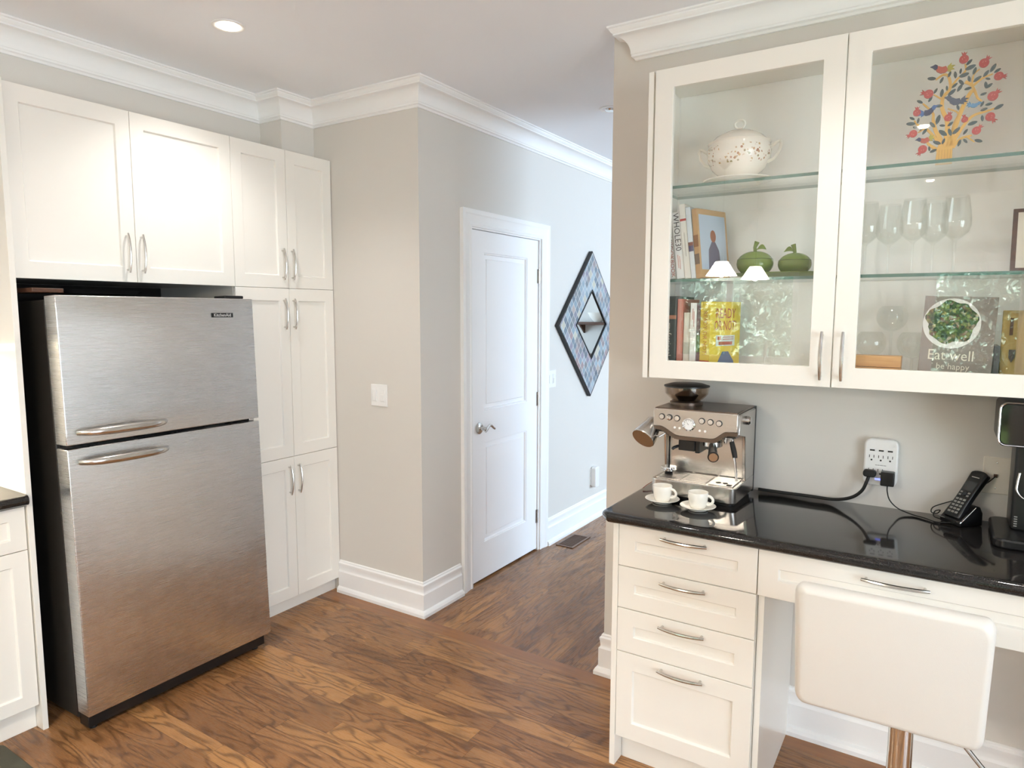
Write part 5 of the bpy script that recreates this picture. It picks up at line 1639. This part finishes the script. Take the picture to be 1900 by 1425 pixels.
# ============================================================ BEHIND THE CAMERA (seen in reflections)
def behind():
    t = thing('sink_cabinet', 'white sink cabinet under the garden window', 'cabinet', (-2.0, YB, 0))
    MB().box(-3.0, -0.75, YB + 0.002, YB + 0.58, 0.1, 0.879).build('body', M['cabinet'], t, bevel=0.001)
    MB().box(-3.0, -0.75, YB + 0.002, YB + 0.53, 0.0, 0.099).build('toe_kick', M['cabinet'], t, smooth=0)
    bk = lambda u, v, w_: (u, YB + 0.602 + w_, v)
    for i in range(4):
        d = shaker(MB(), bk, -2.998 + i * 0.562, -2.44 + i * 0.562, 0.105, 0.876).build('door', M['cabinet'], t, bevel=0.001)
        pull(d, bk, -2.95 + i * 0.562 + (0.46 if i % 2 == 0 else 0), 0.76, 0.155)
    tag(MB().box(-3.02, -0.73, YB + 0.001, YB + 0.625, 0.8805, 0.9185).build('worktop', M['granite'], bevel=0.012, seg=4), 'black granite worktop below the garden window', 'worktop')
    t = thing('sink_faucet', 'arched chrome kitchen faucet below the garden window', 'faucet', (-1.62, YB + 0.12, 0.919))
    x, y = -1.62, YB + 0.12
    MB().tube(bez([(x, y, 0.919), (x, y, 1.10), (x, y + 0.01, 1.20), (x + 0.02, y + 0.06, 1.27), (x + 0.04, y + 0.13, 1.27), (x + 0.05, y + 0.18, 1.20), (x + 0.05, y + 0.19, 1.13)]), 0.013, 12).build('spout', M['chrome'], t)
    MB().lathe([(0, 0), (0.028, 0), (0.024, 0.02), (0, 0.02)], (x, y, 0.919), 20).build('base', M['chrome'], t)
    MB().tube([(x + 0.02, y, 0.97), (x + 0.09, y, 1.01)], 0.007, 8).build('lever', M['chrome'], t)
    # garden
    struct(MB().box(-12, 10, -14, YB - 0.15, -0.35, -0.30).build('ground_garden', M['lawn'], smooth=0))
    random.seed(11)
    hb = MB()
    n_u, n_v = 60, 16
    for k in range(9000):
        px, pz = random.uniform(-9, 7), random.uniform(-0.3, 3.6)
        c = Vector((px, -9.0 + random.uniform(-0.5, 0.5) + 0.35 * math.sin(px * 2.1) * math.sin(pz * 2.7), pz))
        d1 = Vector((random.uniform(-1, 1), random.uniform(-0.6, 0.6), random.uniform(-1, 1))).normalized()
        d2 = d1.cross(Vector((random.uniform(-0.5, 0.5), 1, random.uniform(-0.5, 0.5)))).normalized()
        s = random.uniform(0.05, 0.15)
        hb.f([hb.bm.verts.new(q) for q in (c + d1 * s, c + d2 * s * 0.5, c - d1 * s, c - d2 * s * 0.5)])
    hb.box(-9, 7, -9.7, -9.4, -0.3, 3.3)
    tag(hb.build('garden_hedge', M['foliage'], smooth=0, weld=False), 'tall leafy hedge along the end of the garden', 'hedge')
    def tree(x, y, h, r, label):
        t = thing('garden_tree', label, 'tree', (x, y, -0.30), 0, 'trees in the garden')
        MB().tube([(x, y, -0.30), (x + 0.05, y, h * 0.4), (x, y, h * 0.7)], [0.10, 0.08, 0.05], 10).build('trunk', M['bark'], t)
        mb = MB()
        for k in range(4500):
            a, b = random.uniform(0, 2 * PI), math.acos(random.uniform(-1, 1))
            q = r * random.uniform(0.35, 1.0)
            c = Vector((x + q * math.sin(b) * math.cos(a), y + q * math.sin(b) * math.sin(a), h * 0.62 + q * 1.15 * math.cos(b)))
            d1 = Vector((random.uniform(-1, 1), random.uniform(-1, 1), random.uniform(-1, 1))).normalized()
            d2 = d1.orthogonal().normalized()
            s = random.uniform(0.02, 0.055)
            v = [mb.bm.verts.new(c + d1 * s * 1.6), mb.bm.verts.new(c + d2 * s * 0.7), mb.bm.verts.new(c - d1 * s * 1.6), mb.bm.verts.new(c - d2 * s * 0.7)]
            mb.f(v)
        mb.build('crown', M['foliage'], t, smooth=0, weld=False)
    tree(-4.0, -5.4, 2.6, 1.15, 'tree outside the left half of the garden window')
    tree(-1.55, -6.6, 3.0, 1.2, 'tree outside the right half of the garden window')
    tree(0.75, -4.7, 2.5, 1.0, 'tree outside the glazed garden door')
behind()

for o in bpy.data.objects:
    if '_org' in o: del o['_org']
